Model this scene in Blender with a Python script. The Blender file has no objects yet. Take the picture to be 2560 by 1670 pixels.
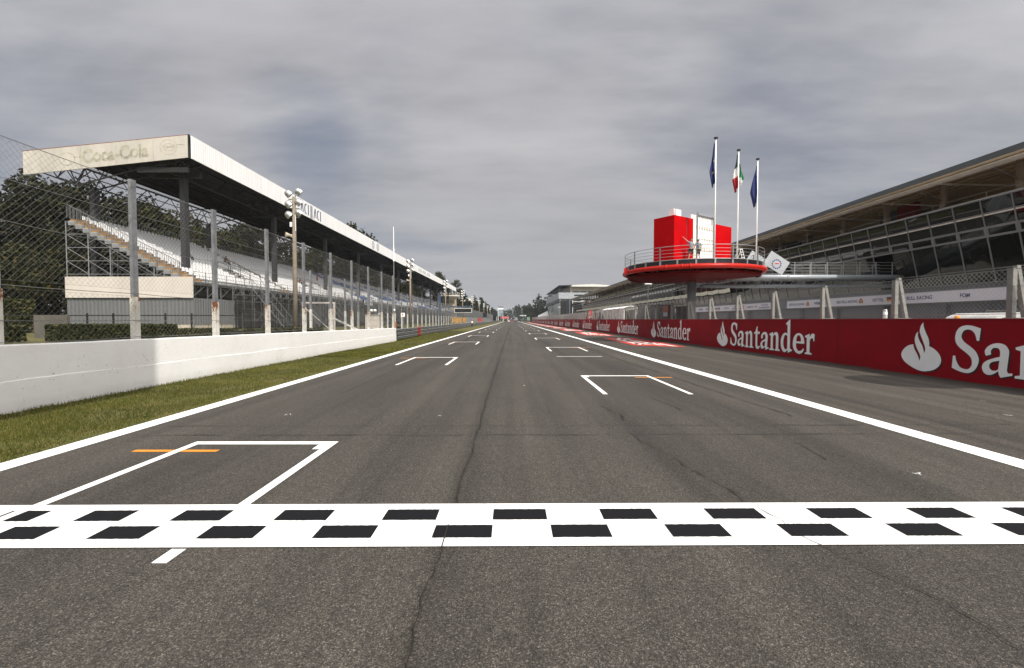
import bpy, bmesh, math, random
from mathutils import Vector, Matrix
from mathutils.geometry import tessellate_polygon
random.seed(7)
R = math.radians
PI = math.pi
scene = bpy.context.scene
COL = scene.collection

# ------------------------------------------------------------------ materials
MATS = {}
def new_mat(name):
    m = bpy.data.materials.new(name); m.use_nodes = True
    nt = m.node_tree; nt.nodes.clear()
    out = nt.nodes.new('ShaderNodeOutputMaterial')
    b = nt.nodes.new('ShaderNodeBsdfPrincipled')
    nt.links.new(b.outputs[0], out.inputs[0])
    MATS[name] = m
    return m, nt, b, out
def N(nt, t, **kw):
    n = nt.nodes.new('ShaderNode' + t)
    for k, v in kw.items():
        if k.startswith('i_'):
            key = k[2:]
            n.inputs[int(key) if key.isdigit() else key.replace('_', ' ')].default_value = v
        else: setattr(n, k, v)
    return n
def world_pos(nt, scale=(1, 1, 1)):
    g = N(nt, 'NewGeometry')
    mp = N(nt, 'Mapping'); mp.inputs['Scale'].default_value = scale
    nt.links.new(g.outputs['Position'], mp.inputs['Vector'])
    return mp.outputs[0]
def ramp(nt, fac, stops):
    r = N(nt, 'ValToRGB'); e = r.color_ramp.elements
    while len(e) > 1: e.remove(e[0])
    e[0].position = stops[0][0]; e[0].color = (*stops[0][1], 1) if len(stops[0][1]) == 3 else stops[0][1]
    for p, c in stops[1:]:
        k = e.new(p); k.color = (*c, 1)
    nt.links.new(fac, r.inputs[0])
    return r.outputs[0]
def mixc(nt, fac, a, b, mode='MIX'):
    m = N(nt, 'Mix', data_type='RGBA', blend_type=mode)
    for sock, v in ((0, fac), (6, a), (7, b)):
        if hasattr(v, 'links'): nt.links.new(v, m.inputs[sock])
        elif sock == 0: m.inputs[0].default_value = v
        else: m.inputs[sock].default_value = (*v, 1)
    return m.outputs[2]
def noise(nt, vec, scale, detail=3, rough=.55):
    n = N(nt, 'TexNoise'); n.inputs['Scale'].default_value = scale
    n.inputs['Detail'].default_value = detail; n.inputs['Roughness'].default_value = rough
    nt.links.new(vec, n.inputs['Vector'])
    return n.outputs[0]
def simple(name, col, rough=.6, metal=0, var=.18, vscale=1.3, bump=0, bscale=30, spec=.4, stretch=(1, 1, 1)):
    m, nt, b, out = new_mat(name)
    b.inputs['Roughness'].default_value = rough; b.inputs['Metallic'].default_value = metal
    b.inputs['Specular IOR Level'].default_value = spec
    v = world_pos(nt, stretch)
    if var:
        n = noise(nt, v, vscale, 5, .65)
        d = tuple(c * (1 - var) for c in col); l = tuple(min(1, c * (1 + var)) for c in col)
        nt.links.new(ramp(nt, n, [(.3, d), (.7, l)]), b.inputs['Base Color'])
    else: b.inputs['Base Color'].default_value = (*col, 1)
    if bump:
        bp = N(nt, 'Bump'); bp.inputs['Strength'].default_value = bump; bp.inputs['Distance'].default_value = .02
        nt.links.new(noise(nt, v, bscale, 3), bp.inputs['Height']); nt.links.new(bp.outputs[0], b.inputs['Normal'])
    return m

def make_asphalt(name, tint, streak, seed):
    m, nt, b, out = new_mat(name)
    v = world_pos(nt)
    L = nt.links.new
    # aggregate: light stones and dark binder
    vo = N(nt, 'TexVoronoi'); vo.inputs['Scale'].default_value = 135; L(v, vo.inputs['Vector'])
    sep = N(nt, 'SeparateColor'); L(vo.outputs['Color'], sep.inputs[0])
    stones = ramp(nt, sep.outputs[0], [(0, tuple(c * .45 for c in tint)), (.45, tuple(c * .85 for c in tint)), (.8, tuple(c * 1.25 for c in tint)), (.95, tuple(min(1, c * 2.0 + .005) for c in tint)), (1, tuple(min(1, c * 2.9 + .01) for c in tint))])
    fine = ramp(nt, noise(nt, v, 34, 4, .75), [(.32, (.55, .55, .55)), (.68, (1.4, 1.4, 1.4))])
    c = mixc(nt, 1, stones, fine, 'MULTIPLY')
    mid = ramp(nt, noise(nt, world_pos(nt, (1, .55, 1)), 13, 5, .8), [(.30, (.76, .76, .76)), (.50, (1.0, 1.0, 1.0)), (.70, (1.22, 1.22, 1.21))])
    c = mixc(nt, 1, c, mid, 'MULTIPLY')
    # rubbered lanes under the grid boxes and pale seams between the paving runs
    gx = N(nt, 'NewGeometry'); sx_ = N(nt, 'SeparateXYZ'); L(gx.outputs['Position'], sx_.inputs[0])
    wob = N(nt, 'Math', operation='MULTIPLY_ADD'); L(noise(nt, world_pos(nt, (.4, .12, 1)), 1, 3), wob.inputs[0]); wob.inputs[1].default_value = .9; L(sx_.outputs[0], wob.inputs[2])
    lanes = N(nt, 'MapRange'); lanes.inputs['From Min'].default_value = -8; lanes.inputs['From Max'].default_value = 15; L(wob.outputs[0], lanes.inputs[0])
    def at_(x): return (x + .45 + 8) / 23
    lane = ramp(nt, lanes.outputs[0], [(at_(-5.6), (1.06,) * 3), (at_(-4.7), (.90,) * 3), (at_(-3.2), (.90,) * 3), (at_(-2.2), (1.07,) * 3), (at_(1.6), (1.06,) * 3), (at_(2.6), (.90,) * 3), (at_(4.6), (.91,) * 3), (at_(5.4), (1.05,) * 3), (at_(8.6), (.92,) * 3), (at_(10.0), (1.10,) * 3), (at_(12.6), (1.18,) * 3), (at_(13.8), (1.0,) * 3)])
    c = mixc(nt, 1, c, lane, 'MULTIPLY')
    if name.startswith('track'):
        # soft dark joint down the middle of the road
        w2 = N(nt, 'Math', operation='MULTIPLY_ADD'); L(noise(nt, world_pos(nt, (.1, .5, 1)), 1.3, 5, .65), w2.inputs[0]); w2.inputs[1].default_value = .16; L(sx_.outputs[0], w2.inputs[2])
        jn = N(nt, 'MapRange'); jn.inputs['From Min'].default_value = -.72; jn.inputs['From Max'].default_value = -.34; L(w2.outputs[0], jn.inputs[0])
        c = mixc(nt, 1, c, ramp(nt, jn.outputs[0], [(0, (1, 1, 1)), (.40, (.84, .83, .82)), (.5, (.62, .60, .58)), (.6, (.84, .83, .82)), (1, (1, 1, 1))]), 'MULTIPLY')
    patch = ramp(nt, noise(nt, world_pos(nt, (1, .35, 1)), .55, 6, .6), [(.3, (.82, .81, .80)), (.7, (1.16, 1.15, 1.13))])
    c = mixc(nt, 1, c, patch, 'MULTIPLY')
    mp = N(nt, 'Mapping'); mp.inputs['Scale'].default_value = (1.6, .035, 1); mp.inputs['Location'].default_value = (seed, 0, 0)
    g = N(nt, 'NewGeometry'); L(g.outputs['Position'], mp.inputs[0])
    st = ramp(nt, noise(nt, mp.outputs[0], 1.0, 6, .6), [(.34, (1 - streak,) * 3), (.56, (1.03,) * 3), (.75, (1 + streak * .4,) * 3)])
    c = mixc(nt, 1, c, st, 'MULTIPLY')
    L(c, b.inputs['Base Color'])
    b.inputs['Roughness'].default_value = .82; b.inputs['Specular IOR Level'].default_value = .3
    bp = N(nt, 'Bump'); bp.inputs['Strength'].default_value = .55; bp.inputs['Distance'].default_value = .006
    L(vo.outputs['Distance'], bp.inputs['Height']); L(bp.outputs[0], b.inputs['Normal'])
    return m

def make_paint(name, col, wear, rough=.6):
    """road paint whose coat is thinner over the stones"""
    m, nt, b, out = new_mat(name); L = nt.links.new
    v = world_pos(nt)
    n1 = noise(nt, v, 45, 3, .7); n2 = noise(nt, v, 1.1, 5, .7)
    a = N(nt, 'Math', operation='ADD'); L(n1, a.inputs[0]); L(n2, a.inputs[1])
    dirt = tuple(c * .72 for c in col)
    c = ramp(nt, a.outputs[0], [(.62 + wear, tuple(x * .35 for x in col)), (.74 + wear, dirt), (.95 + wear * .3, col)])
    L(c, b.inputs['Base Color']); b.inputs['Roughness'].default_value = rough; b.inputs['Specular IOR Level'].default_value = .1
    bp = N(nt, 'Bump'); bp.inputs['Strength'].default_value = .25; bp.inputs['Distance'].default_value = .004
    L(n1, bp.inputs['Height']); L(bp.outputs[0], b.inputs['Normal'])
    return m

def make_leaf(name, cols, trans=.25):
    m, nt, b, out = new_mat(name); L = nt.links.new
    g = N(nt, 'NewGeometry')
    c = ramp(nt, g.outputs['Random Per Island'], [(i / (len(cols) - 1), k) for i, k in enumerate(cols)])
    big = ramp(nt, noise(nt, world_pos(nt), .45, 3), [(.35, (.7, .72, .7)), (.65, (1.25, 1.2, 1.1))])
    c = mixc(nt, 1, c, big, 'MULTIPLY')
    L(c, b.inputs['Base Color']); b.inputs['Roughness'].default_value = .65; b.inputs['Specular IOR Level'].default_value = .25
    t = N(nt, 'BsdfTranslucent'); L(c, t.inputs[0])
    mx = N(nt, 'MixShader'); mx.inputs[0].default_value = trans
    L(b.outputs[0], mx.inputs[1]); L(t.outputs[0], mx.inputs[2]); L(mx.outputs[0], out.inputs[0])
    return m

asphalt = make_asphalt('track asphalt', (.0545, .0487, .0425), .28, 3)
asphalt_run = make_asphalt('runoff asphalt', (.056, .0495, .042), .45, 11)
pitlane_m = make_asphalt('pit lane asphalt', (.42, .40, .37), .1, 20)
paint_w = make_paint('white road paint', (.78, .78, .76), -.01)
paint_line = make_paint('white edge line paint', (.82, .82, .80), -.06)
paint_old = make_paint('worn white paint', (.55, .54, .51), .02)
paint_k = make_paint('black road paint', (.0085, .0085, .010), -.12, .7)
paint_o = make_paint('orange road paint', (.62, .24, .035), -.02)
paint_r = make_paint('red road paint', (.50, .05, .035), -.02)
paint_rw = make_paint('white lettering paint', (.72, .66, .64), .0)
tar = simple('tar crack', (.014, .011, .009), .7, var=.3)
concrete = simple('concrete', (.36, .34, .31), .85, bump=.3)
cream = simple('cream panel', (.52, .475, .425), .6, var=.10, vscale=.5, stretch=(1, 1, .25))
steel = simple('galvanised steel', (.20, .205, .21), .5, .55, var=.2)
steel_l = simple('pale galvanised steel', (.27, .275, .28), .5, .4, var=.15)
wire = simple('fence wire', (.19, .19, .188), .5, .3, var=0)
post_grey = simple('grey fence post', (.19, .195, .205), .6, .2, var=.25, vscale=6)
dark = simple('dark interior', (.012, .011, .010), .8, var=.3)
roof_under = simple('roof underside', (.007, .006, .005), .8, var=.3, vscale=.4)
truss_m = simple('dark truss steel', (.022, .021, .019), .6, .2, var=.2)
column_m = simple('grey column steel', (.034, .034, .036), .6, .1, var=.2)
grey_corr = simple('grey corrugated sheet', (.14, .145, .15), .55, .2, var=.12, stretch=(1, 1, .2))
deck_m = simple('tier deck', (.30, .29, .27), .8)
seat_w = simple('white plastic seat', (.74, .737, .73), .45, var=.08, vscale=3)
seat_b = simple('blue plastic seat', (.055, .13, .33), .45, var=.15, vscale=3)
ochre = simple('ochre stair board', (.36, .19, .05), .7, var=.25, vscale=2)
pole_tan = simple('tan concrete pole', (.20, .165, .125), .8, var=.2, vscale=3)
lamp_silver = simple('silver lamp housing', (.52, .53, .52), .28, .8, var=.1)
lamp_glass = simple('lamp glass', (.05, .055, .06), .08, var=0, spec=.6)
red_wall_m = simple('red wall vinyl', (.23, .003, .009), .6, var=.12, vscale=.7, spec=.12)
logo_grey = simple('logo white vinyl', (.82, .82, .82), .5, var=.05, vscale=2)
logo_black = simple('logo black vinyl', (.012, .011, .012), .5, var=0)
red_box_m = simple('bright red panel', (.43, .002, .004), .5, var=.14, vscale=.9, spec=.02)
red_tube_m = simple('red painted tube', (.40, .014, .008), .35, var=.1, spec=.2)
red_dark_m = simple('dark red steel', (.085, .004, .004), .6, var=.2, spec=.03)
white_panel_m = simple('white backdrop panel', (.78, .76, .72), .55, var=.08, vscale=1.2, stretch=(2, 2, .3))
white_m = simple('white paint metal', (.80, .80, .79), .4, var=.05)
tube_grey = simple('grey painted tube', (.32, .345, .375), .35, .1, var=.08)
navy_post = simple('dark blue post', (.035, .06, .10), .5, var=.15)
glass_m = simple('dark glass', (.007, .008, .007), .02, var=0, spec=.42)
frame_m = simple('grey window frame', (.17, .17, .175), .45, .2, var=.1)
roof_edge_m = simple('dark roof edge', (.075, .085, .09), .5, var=.1)
ceil_m = simple('beige ceiling', (.86, .70, .48), .75, var=.12, vscale=.3)
pipe_beam_m = simple('taupe beam', (.36, .33, .31), .55, var=.1)
col_round_m = simple('taupe column', (.50, .43, .37), .7, var=.1)
garage_m = simple('grey garage wall', (.095, .10, .115), .6, var=.1)
shutter_m = simple('grey shutter', (.12, .13, .15), .5, .2, var=.12)
banner_m = simple('white banner', (.62, .60, .66), .6, var=.04)
blue_txt = simple('dark blue lettering', (.02, .03, .14), .6, var=0)
red_txt = simple('red lettering', (.45, .02, .02), .6, var=0)
fade_txt = simple('faded lettering', (.34, .32, .25), .8, var=.45, vscale=2.5)
grey_txt = simple('grey lettering', (.30, .31, .34), .8, var=.3, vscale=4)
grass_leaf = make_leaf('grass blades', [(.040, .056, .006), (.064, .080, .009), (.10, .100, .016), (.15, .120, .036)], .2)
leaf_dark = make_leaf('dark tree leaves', [(.006, .009, .003), (.012, .016, .004), (.020, .023, .006), (.040, .034, .010)], .2)
leaf_olive = make_leaf('olive tree leaves', [(.009, .013, .003), (.020, .026, .006), (.037, .040, .009), (.075, .055, .014)], .22)
leaf_far = make_leaf('far tree leaves', [(.012, .018, .008), (.022, .030, .012), (.034, .042, .018)], .2)
leaf_hedge = make_leaf('hedge leaves', [(.011, .016, .004), (.026, .034, .008), (.048, .052, .014), (.085, .072, .026)], .15)
bark = simple('bark', (.060, .048, .036), .9, var=.3, bump=.5)
hedge_core = simple('hedge twigs', (.012, .012, .007), .95, var=.3)
skin_m = simple('skin', (.42, .24, .17), .55, var=.05)
rubber = simple('black rubber', (.012, .012, .012), .7, var=.1)
black_m = simple('black paint', (.012, .012, .014), .4, var=.1)

def white_wall_mat():
    m, nt, b, out = new_mat('white painted concrete'); L = nt.links.new
    v = world_pos(nt)
    a = ramp(nt, noise(nt, v, .9, 6, .7), [(.3, (.72, .71, .69)), (.6, (.78, .77, .76))])
    s = ramp(nt, noise(nt, v, 9, 4, .75), [(.27, (.55, .53, .50)), (.36, (1, 1, 1))])
    c = mixc(nt, 1, a, s, 'MULTIPLY')
    sp = N(nt, 'SeparateXYZ'); L(v, sp.inputs[0])
    low = N(nt, 'MapRange'); low.inputs['From Min'].default_value = 0; low.inputs['From Max'].default_value = .28; low.inputs['To Min'].default_value = .55; low.inputs['To Max'].default_value = 0
    L(sp.outputs[2], low.inputs[0])
    nn = noise(nt, v, 3.5, 4, .7)
    mu = N(nt, 'Math', operation='MULTIPLY'); L(low.outputs[0], mu.inputs[0]); L(nn, mu.inputs[1])
    c = mixc(nt, mu.outputs[0], c, (.30, .27, .21))
    L(c, b.inputs['Base Color']); b.inputs['Roughness'].default_value = .8
    bp = N(nt, 'Bump'); bp.inputs['Strength'].default_value = .55; bp.inputs['Distance'].default_value = .02
    L(noise(nt, v, 7, 7, .7), bp.inputs['Height']); L(bp.outputs[0], b.inputs['Normal'])
    return m
white_wall_m = white_wall_mat()

def fascia_mat():
    m, nt, b, out = new_mat('white ribbed fascia'); L = nt.links.new
    v = world_pos(nt, (1, 1, .12))
    c = ramp(nt, noise(nt, v, 1.6, 6, .7), [(.28, (.76, .755, .745)), (.55, (.86, .858, .85))])
    L(c, b.inputs['Base Color']); b.inputs['Roughness'].default_value = .6
    w = N(nt, 'TexWave', wave_type='BANDS', bands_direction='Y'); w.inputs['Scale'].default_value = 1.0
    L(world_pos(nt), w.inputs['Vector'])
    bp = N(nt, 'Bump'); bp.inputs['Strength'].default_value = .35; bp.inputs['Distance'].default_value = .05
    L(w.outputs[1], bp.inputs['Height']); L(bp.outputs[0], b.inputs['Normal'])
    return m
fascia_m = fascia_mat()

def rust_mat():
    m, nt, b, out = new_mat('white post with rust'); L = nt.links.new
    v = world_pos(nt, (1, 1, .5))
    n = noise(nt, v, 4.5, 5, .75)
    sp = N(nt, 'SeparateXYZ'); g = N(nt, 'NewGeometry'); L(g.outputs[0], sp.inputs[0])
    mr = N(nt, 'MapRange'); mr.inputs['From Min'].default_value = 1.6; mr.inputs['From Max'].default_value = 2.65; mr.inputs['To Min'].default_value = -.14; mr.inputs['To Max'].default_value = .12
    L(sp.outputs[2], mr.inputs[0])
    a = N(nt, 'Math', operation='ADD'); L(n, a.inputs[0]); L(mr.outputs[0], a.inputs[1])
    c = ramp(nt, a.outputs[0], [(.40, (.60, .58, .53)), (.58, (.52, .48, .41)), (.64, (.20, .065, .022)), (.78, (.10, .03, .012))])
    L(c, b.inputs['Base Color']); b.inputs['Roughness'].default_value = .8
    return m
rust_m = rust_mat()

def grass_mat():
    m, nt, b, out = new_mat('grass soil'); L = nt.links.new
    v = world_pos(nt)
    a = ramp(nt, noise(nt, v, 1.1, 6, .7), [(.30, (.046, .052, .007)), (.5, (.078, .074, .013)), (.68, (.14, .105, .035))])
    f = ramp(nt, noise(nt, v, 38, 3, .7), [(.3, (.5, .5, .5)), (.7, (1.5, 1.5, 1.4))])
    L(mixc(nt, 1, a, f, 'MULTIPLY'), b.inputs['Base Color']); b.inputs['Roughness'].default_value = .9
    bp = N(nt, 'Bump'); bp.inputs['Strength'].default_value = .8; bp.inputs['Distance'].default_value = .03
    L(noise(nt, v, 30, 3), bp.inputs['Height']); L(bp.outputs[0], b.inputs['Normal'])
    return m
grass_m = grass_mat()

# ------------------------------------------------------------------ mesh helpers
class MB:
    def __init__(s): s.v = []; s.f = []; s.mi = []; s.cur = 0
    def add(s, vs, fs):
        o = len(s.v); s.v.extend([tuple(p) for p in vs])
        for f in fs: s.f.append([o + i for i in f]); s.mi.append(s.cur)
        return s
    def quad(s, *p): return s.add(p, [list(range(len(p)))])
    def box(s, x0, x1, y0, y1, z0, z1):
        return s.add([(x0, y0, z0), (x1, y0, z0), (x1, y1, z0), (x0, y1, z0), (x0, y0, z1), (x1, y0, z1), (x1, y1, z1), (x0, y1, z1)],
                     [(3, 2, 1, 0), (4, 5, 6, 7), (0, 1, 5, 4), (1, 2, 6, 5), (2, 3, 7, 6), (3, 0, 4, 7)])
    def bar(s, p, q, r, n=4, r2=None, cap=True, rot=PI / 4):
        p = Vector(p); q = Vector(q); d = (q - p)
        if d.length < 1e-6: return s
        d.normalize(); r2 = r if r2 is None else r2
        up = Vector((0, 0, 1)) if abs(d.z) < .95 else Vector((0, 1, 0))
        a = d.cross(up).normalized(); b = d.cross(a)
        vs = []
        for c, rr in ((p, r), (q, r2)):
            for i in range(n):
                t = rot + 2 * PI * i / n
                vs.append(c + a * (rr * math.cos(t)) + b * (rr * math.sin(t)))
        fs = [(i, n + i, n + (i + 1) % n, (i + 1) % n) for i in range(n)]
        if cap: fs += [tuple(range(n)), tuple(range(2 * n - 1, n - 1, -1))]
        return s.add(vs, fs)
    def tube(s, pts, r, n=8, closed=False):
        pts = [Vector(p) for p in pts]; m = len(pts); rings = []
        for i, p in enumerate(pts):
            a = pts[(i - 1) % m] if (closed or i > 0) else p
            b = pts[(i + 1) % m] if (closed or i < m - 1) else p
            d = (b - a).normalized()
            up = Vector((0, 0, 1)) if abs(d.z) < .95 else Vector((0, 1, 0))
            u = d.cross(up).normalized(); w = d.cross(u)
            rr = r[i] if isinstance(r, (list, tuple)) else r
            rings.append([p + u * (rr * math.cos(2 * PI * k / n)) + w * (rr * math.sin(2 * PI * k / n)) for k in range(n)])
        vs = [v for g in rings for v in g]; fs = []
        for i in range(m if closed else m - 1):
            j = (i + 1) % m
            for k in range(n):
                fs.append((i * n + k, j * n + k, j * n + (k + 1) % n, i * n + (k + 1) % n))
        if not closed: fs += [tuple(range(n)), tuple(range(m * n - 1, m * n - n - 1, -1))]
        return s.add(vs, fs)
    def lathe(s, prof, c=(0, 0, 0), n=16, axis=None):
        c = Vector(c); M = Matrix.Identity(3) if axis is None else Vector((0, 0, 1)).rotation_difference(Vector(axis)).to_matrix()
        vs = []
        for r, z in prof:
            for k in range(n):
                vs.append(c + M @ Vector((r * math.cos(2 * PI * k / n), r * math.sin(2 * PI * k / n), z)))
        fs = []
        for i in range(len(prof) - 1):
            for k in range(n):
                fs.append((i * n + k, i * n + (k + 1) % n, (i + 1) * n + (k + 1) % n, (i + 1) * n + k))
        fs += [tuple(range(n - 1, -1, -1)), tuple(range((len(prof) - 1) * n, len(prof) * n))]
        return s.add(vs, fs)
    def prism(s, poly, lo, hi, f):
        """poly: 2D outline; f(a, b, t) -> 3D point; extruded from t=lo to t=hi"""
        n = len(poly)
        vs = [f(a, b, lo) for a, b in poly] + [f(a, b, hi) for a, b in poly]
        return s.add(vs, [tuple(range(n - 1, -1, -1)), tuple(range(n, 2 * n))] + [(i, (i + 1) % n, n + (i + 1) % n, n + i) for i in range(n)])
    def mesh(s, name, mats, smooth=False):
        me = bpy.data.meshes.new(name); me.from_pydata(s.v, [], s.f)
        for m in (mats if isinstance(mats, (list, tuple)) else [mats]): me.materials.append(m)
        if any(s.mi): me.polygons.foreach_set('material_index', s.mi)
        if smooth: me.polygons.foreach_set('use_smooth', [True] * len(s.f))
        me.update()
        return me
    def build(s, name, mats, parent=None, smooth=False):
        return link(name, s.mesh(name, mats, smooth), parent)
def link(name, me, parent=None, loc=None, rz=0, scale=None):
    o = bpy.data.objects.new(name, me); COL.objects.link(o)
    if parent is not None: o.parent = parent
    if loc is not None: o.location = loc
    if rz: o.rotation_euler.z = rz
    if scale is not None: o.scale = scale
    return o
def tag(o, label, cat, group=None, kind=None):
    o['label'] = label
    if cat: o['category'] = cat
    if group: o['group'] = group
    if kind: o['kind'] = kind
    return o
def thing(name, label, cat, loc=(0, 0, 0), group=None, rz=0):
    return tag(link(name, None, None, loc, rz), label, cat, group)
def struct(name, mb, mat, smooth=False):
    o = mb.build(name, mat, None, smooth); o['kind'] = 'structure'; return o
def copy_tree(root, loc, label, rz=None):
    c = root.copy(); COL.objects.link(c); c.location = loc; c['label'] = label
    if rz is not None: c.rotation_euler.z = rz
    for ch in list(root.children):
        d = ch.copy(); COL.objects.link(d); d.parent = c
        for g in list(ch.children):
            e = g.copy(); COL.objects.link(e); e.parent = d
    return c
ORD = ['nearest', 'second', 'third', 'fourth', 'fifth', 'sixth', 'seventh', 'eighth', 'ninth', 'tenth', 'eleventh', 'twelfth', 'thirteenth', 'fourteenth', 'fifteenth', 'sixteenth']

def text_mesh(s, height, bold=0.0, squeeze=1.0):
    """2-D text mesh (x right, y up), cap height = height, left aligned, baseline 0"""
    cu = bpy.data.curves.new('txt', 'FONT'); cu.body = s; cu.size = height / .73; cu.offset = bold * height
    o = bpy.data.objects.new('txt', cu); COL.objects.link(o)
    bpy.context.view_layer.update()
    me = bpy.data.meshes.new_from_object(o.evaluated_get(bpy.context.evaluated_depsgraph_get()))
    bpy.data.objects.remove(o); bpy.data.curves.remove(cu)
    vs = [(v.co.x * squeeze, v.co.y) for v in me.vertices]; fs = [list(p.vertices) for p in me.polygons]
    bpy.data.meshes.remove(me)
    return vs, fs
def flat_text(name, s, mat, parent, origin, right, up, height, bold=0.0, squeeze=1.0, width=None, out=None, proud=.004):
    vs, fs = text_mesh(s, height, bold, squeeze)
    w = max(v[0] for v in vs) - min(v[0] for v in vs); x0 = min(v[0] for v in vs)
    k = 1 if width is None else width / w
    o = Vector(origin); r = Vector(right).normalized(); u = Vector(up).normalized(); nn = r.cross(u) * proud
    mb = MB(); mb.add([o + r * ((x - x0) * k) + u * y + nn for x, y in vs], fs)
    return mb.build(name, mat, parent)

# glyph outlines: corner points carry a third element, the rest are smoothed
def smooth_outline(pts, sub=5):
    n = len(pts); out = []
    for i in range(n):
        p0, p1, p2, p3 = (pts[(i + k) % n] for k in (-1, 0, 1, 2))
        c1, c2 = len(p1) > 2, len(p2) > 2
        a = Vector(p1[:2]); b = Vector(p2[:2]); out.append(a)
        if c1 and c2: continue
        ta = (b - a) * .5 if c1 else (b - Vector(p0[:2])) * .5
        tb = (b - a) * .5 if c2 else (Vector(p3[:2]) - a) * .5
        for k in range(1, sub):
            t = k / sub; t2 = t * t; t3 = t2 * t
            out.append(a * (2 * t3 - 3 * t2 + 1) + ta * (t3 - 2 * t2 + t) + b * (-2 * t3 + 3 * t2) + tb * (t3 - t2))
    return out
c = 1
def sc(pts, f): return [(*f(p[0], p[1]), *p[2:]) for p in pts]
fS = lambda x, y: ((x - 1190) / 535, (1063 - y) / 535)
fA = lambda x, y: ((x - 1715) / 555, (1120 - y) / 555)
fF = lambda x, y: ((x - 360) / 690, (972 - y) / 690)
GL = {
 'S': ([sc([(1660,300,c),(1640,505,c),(1600,505,c),(1570,400),(1520,340),(1450,320),(1380,345),(1345,420),(1355,480),(1400,540),(1500,610),(1590,690),(1640,800),(1630,900),(1580,1000),(1500,1055),(1420,1065),(1310,1045),(1190,1000,c),(1205,785,c),(1245,785,c),(1270,880),(1330,970),(1410,1000),(1480,990),(1525,930),(1530,850),(1500,780),(1420,710),(1310,630),(1250,550),(1235,450),(1260,350),(1320,280),(1410,250),(1500,252),(1590,275)], fS)], .90),
 'a': ([sc([(1775,790,c),(1855,760,c),(1850,700),(1880,655),(1920,645),(1965,655),(1990,700),(1990,790,c),(1900,820),(1790,870),(1730,930),(1715,1000),(1740,1070),(1790,1105),(1850,1108),(1910,1080),(1970,1030,c),(1985,1090),(2010,1135,c),(2185,1080,c),(2180,1040,c),(2130,1050),(2105,1020),(2105,950),(2125,720),(2110,650),(2060,590),(1970,565),(1880,580),(1800,630),(1755,700),(1760,760)], fA),
        sc([(1985,855,c),(1970,1005,c),(1920,1030),(1870,1025),(1835,985),(1835,930),(1870,890),(1930,870)], fA)], .86),
 'n': ([[(0,0,c),(0,.07,c),(.13,.10,c),(.13,.80,c),(0,.84,c),(0,.90,c),(.34,1.02,c),(.34,.86,c),(.45,.96),(.58,1.02),(.72,1.0),(.82,.90),(.85,.75,c),(.85,.10,c),(.98,.07,c),(.98,0,c),(.53,0,c),(.53,.07,c),(.62,.10,c),(.62,.70,c),(.60,.82),(.50,.87),(.40,.82),(.34,.72,c),(.34,.10,c),(.45,.07,c),(.45,0,c)]], .99),
 't': ([[(0,.86,c),(0,.92,c),(.16,1.02),(.30,1.30,c),(.38,1.30,c),(.38,1.0,c),(.62,1.0,c),(.60,.86,c),(.38,.86,c),(.38,.27),(.42,.15),(.50,.12),(.62,.18,c),(.65,.12,c),(.52,0),(.36,-.03),(.22,.04),(.17,.2,c),(.17,.86,c)]], .66),
 'd': ([[(.60,.96,c),(.45,1.01),(.25,.95),(.08,.75),(.02,.48),(.08,.2),(.22,.02),(.38,-.03),(.52,.03),(.62,.12,c),(.66,-.04,c),(1.0,.08,c),(1.0,.15,c),(.87,.17),(.83,.27,c),(.83,1.72,c),(.76,1.70,c),(.48,1.50,c),(.48,1.44,c),(.60,1.44,c)],
        [(.60,.84,c),(.60,.2,c),(.50,.12),(.38,.16),(.28,.32),(.26,.55),(.33,.80),(.45,.90)]], 1.0),
 'e': ([[(.92,.50,c),(.28,.50,c),(.30,.30),(.42,.15),(.58,.12),(.75,.18),(.86,.28,c),(.90,.22,c),(.78,.05),(.55,-.03),(.28,.03),(.08,.22),(.02,.48),(.08,.75),(.25,.95),(.48,1.02),(.72,.96),(.86,.80),(.92,.62)],
        [(.30,.60,c),(.66,.60,c),(.66,.75),(.58,.88),(.48,.92),(.37,.86),(.31,.74)]], .93),
 'r': ([[(0,0,c),(0,.07,c),(.13,.10,c),(.13,.80,c),(0,.84,c),(0,.90,c),(.34,1.02,c),(.34,.84,c),(.44,.97),(.56,1.03),(.70,1.0,c),(.68,.66,c),(.62,.66,c),(.58,.78),(.48,.80),(.38,.72),(.35,.6,c),(.35,.10,c),(.50,.07,c),(.50,0,c)]], .70),
}
FLAME = [sc([(575,540,c),(600,620),(660,720),(690,810,c),(705,750),(690,690),(640,600),(605,500),(605,420),(625,360),(655,325,c),(655,400),(685,475),(740,570),(768,680,c),(785,620),(775,560),(730,450),(690,350),(685,290),(705,220),(742,170,c),(750,240),(790,340),(835,430),(850,500),(848,555,c),(940,600),(1020,680),(1050,770),(1020,860),(930,935),(800,972),(700,972),(570,930),(430,850),(365,760),(370,690),(415,620),(490,565)], fF)]
def glyph(mb, contours, f):
    polys = [[Vector((p.x, p.y, 0)) for p in smooth_outline(cn)] for cn in contours]
    flat = [p for q in polys for p in q]
    mb.add([f(p.x, p.y) for p in flat], tessellate_polygon(polys))
def word(mb, s, f, gap=.045):
    x = 0
    for ch in s:
        g, w = GL[ch]; glyph(mb, g, lambda a, b, x=x: f(x + a, b)); x += w + gap
    return x

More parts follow.
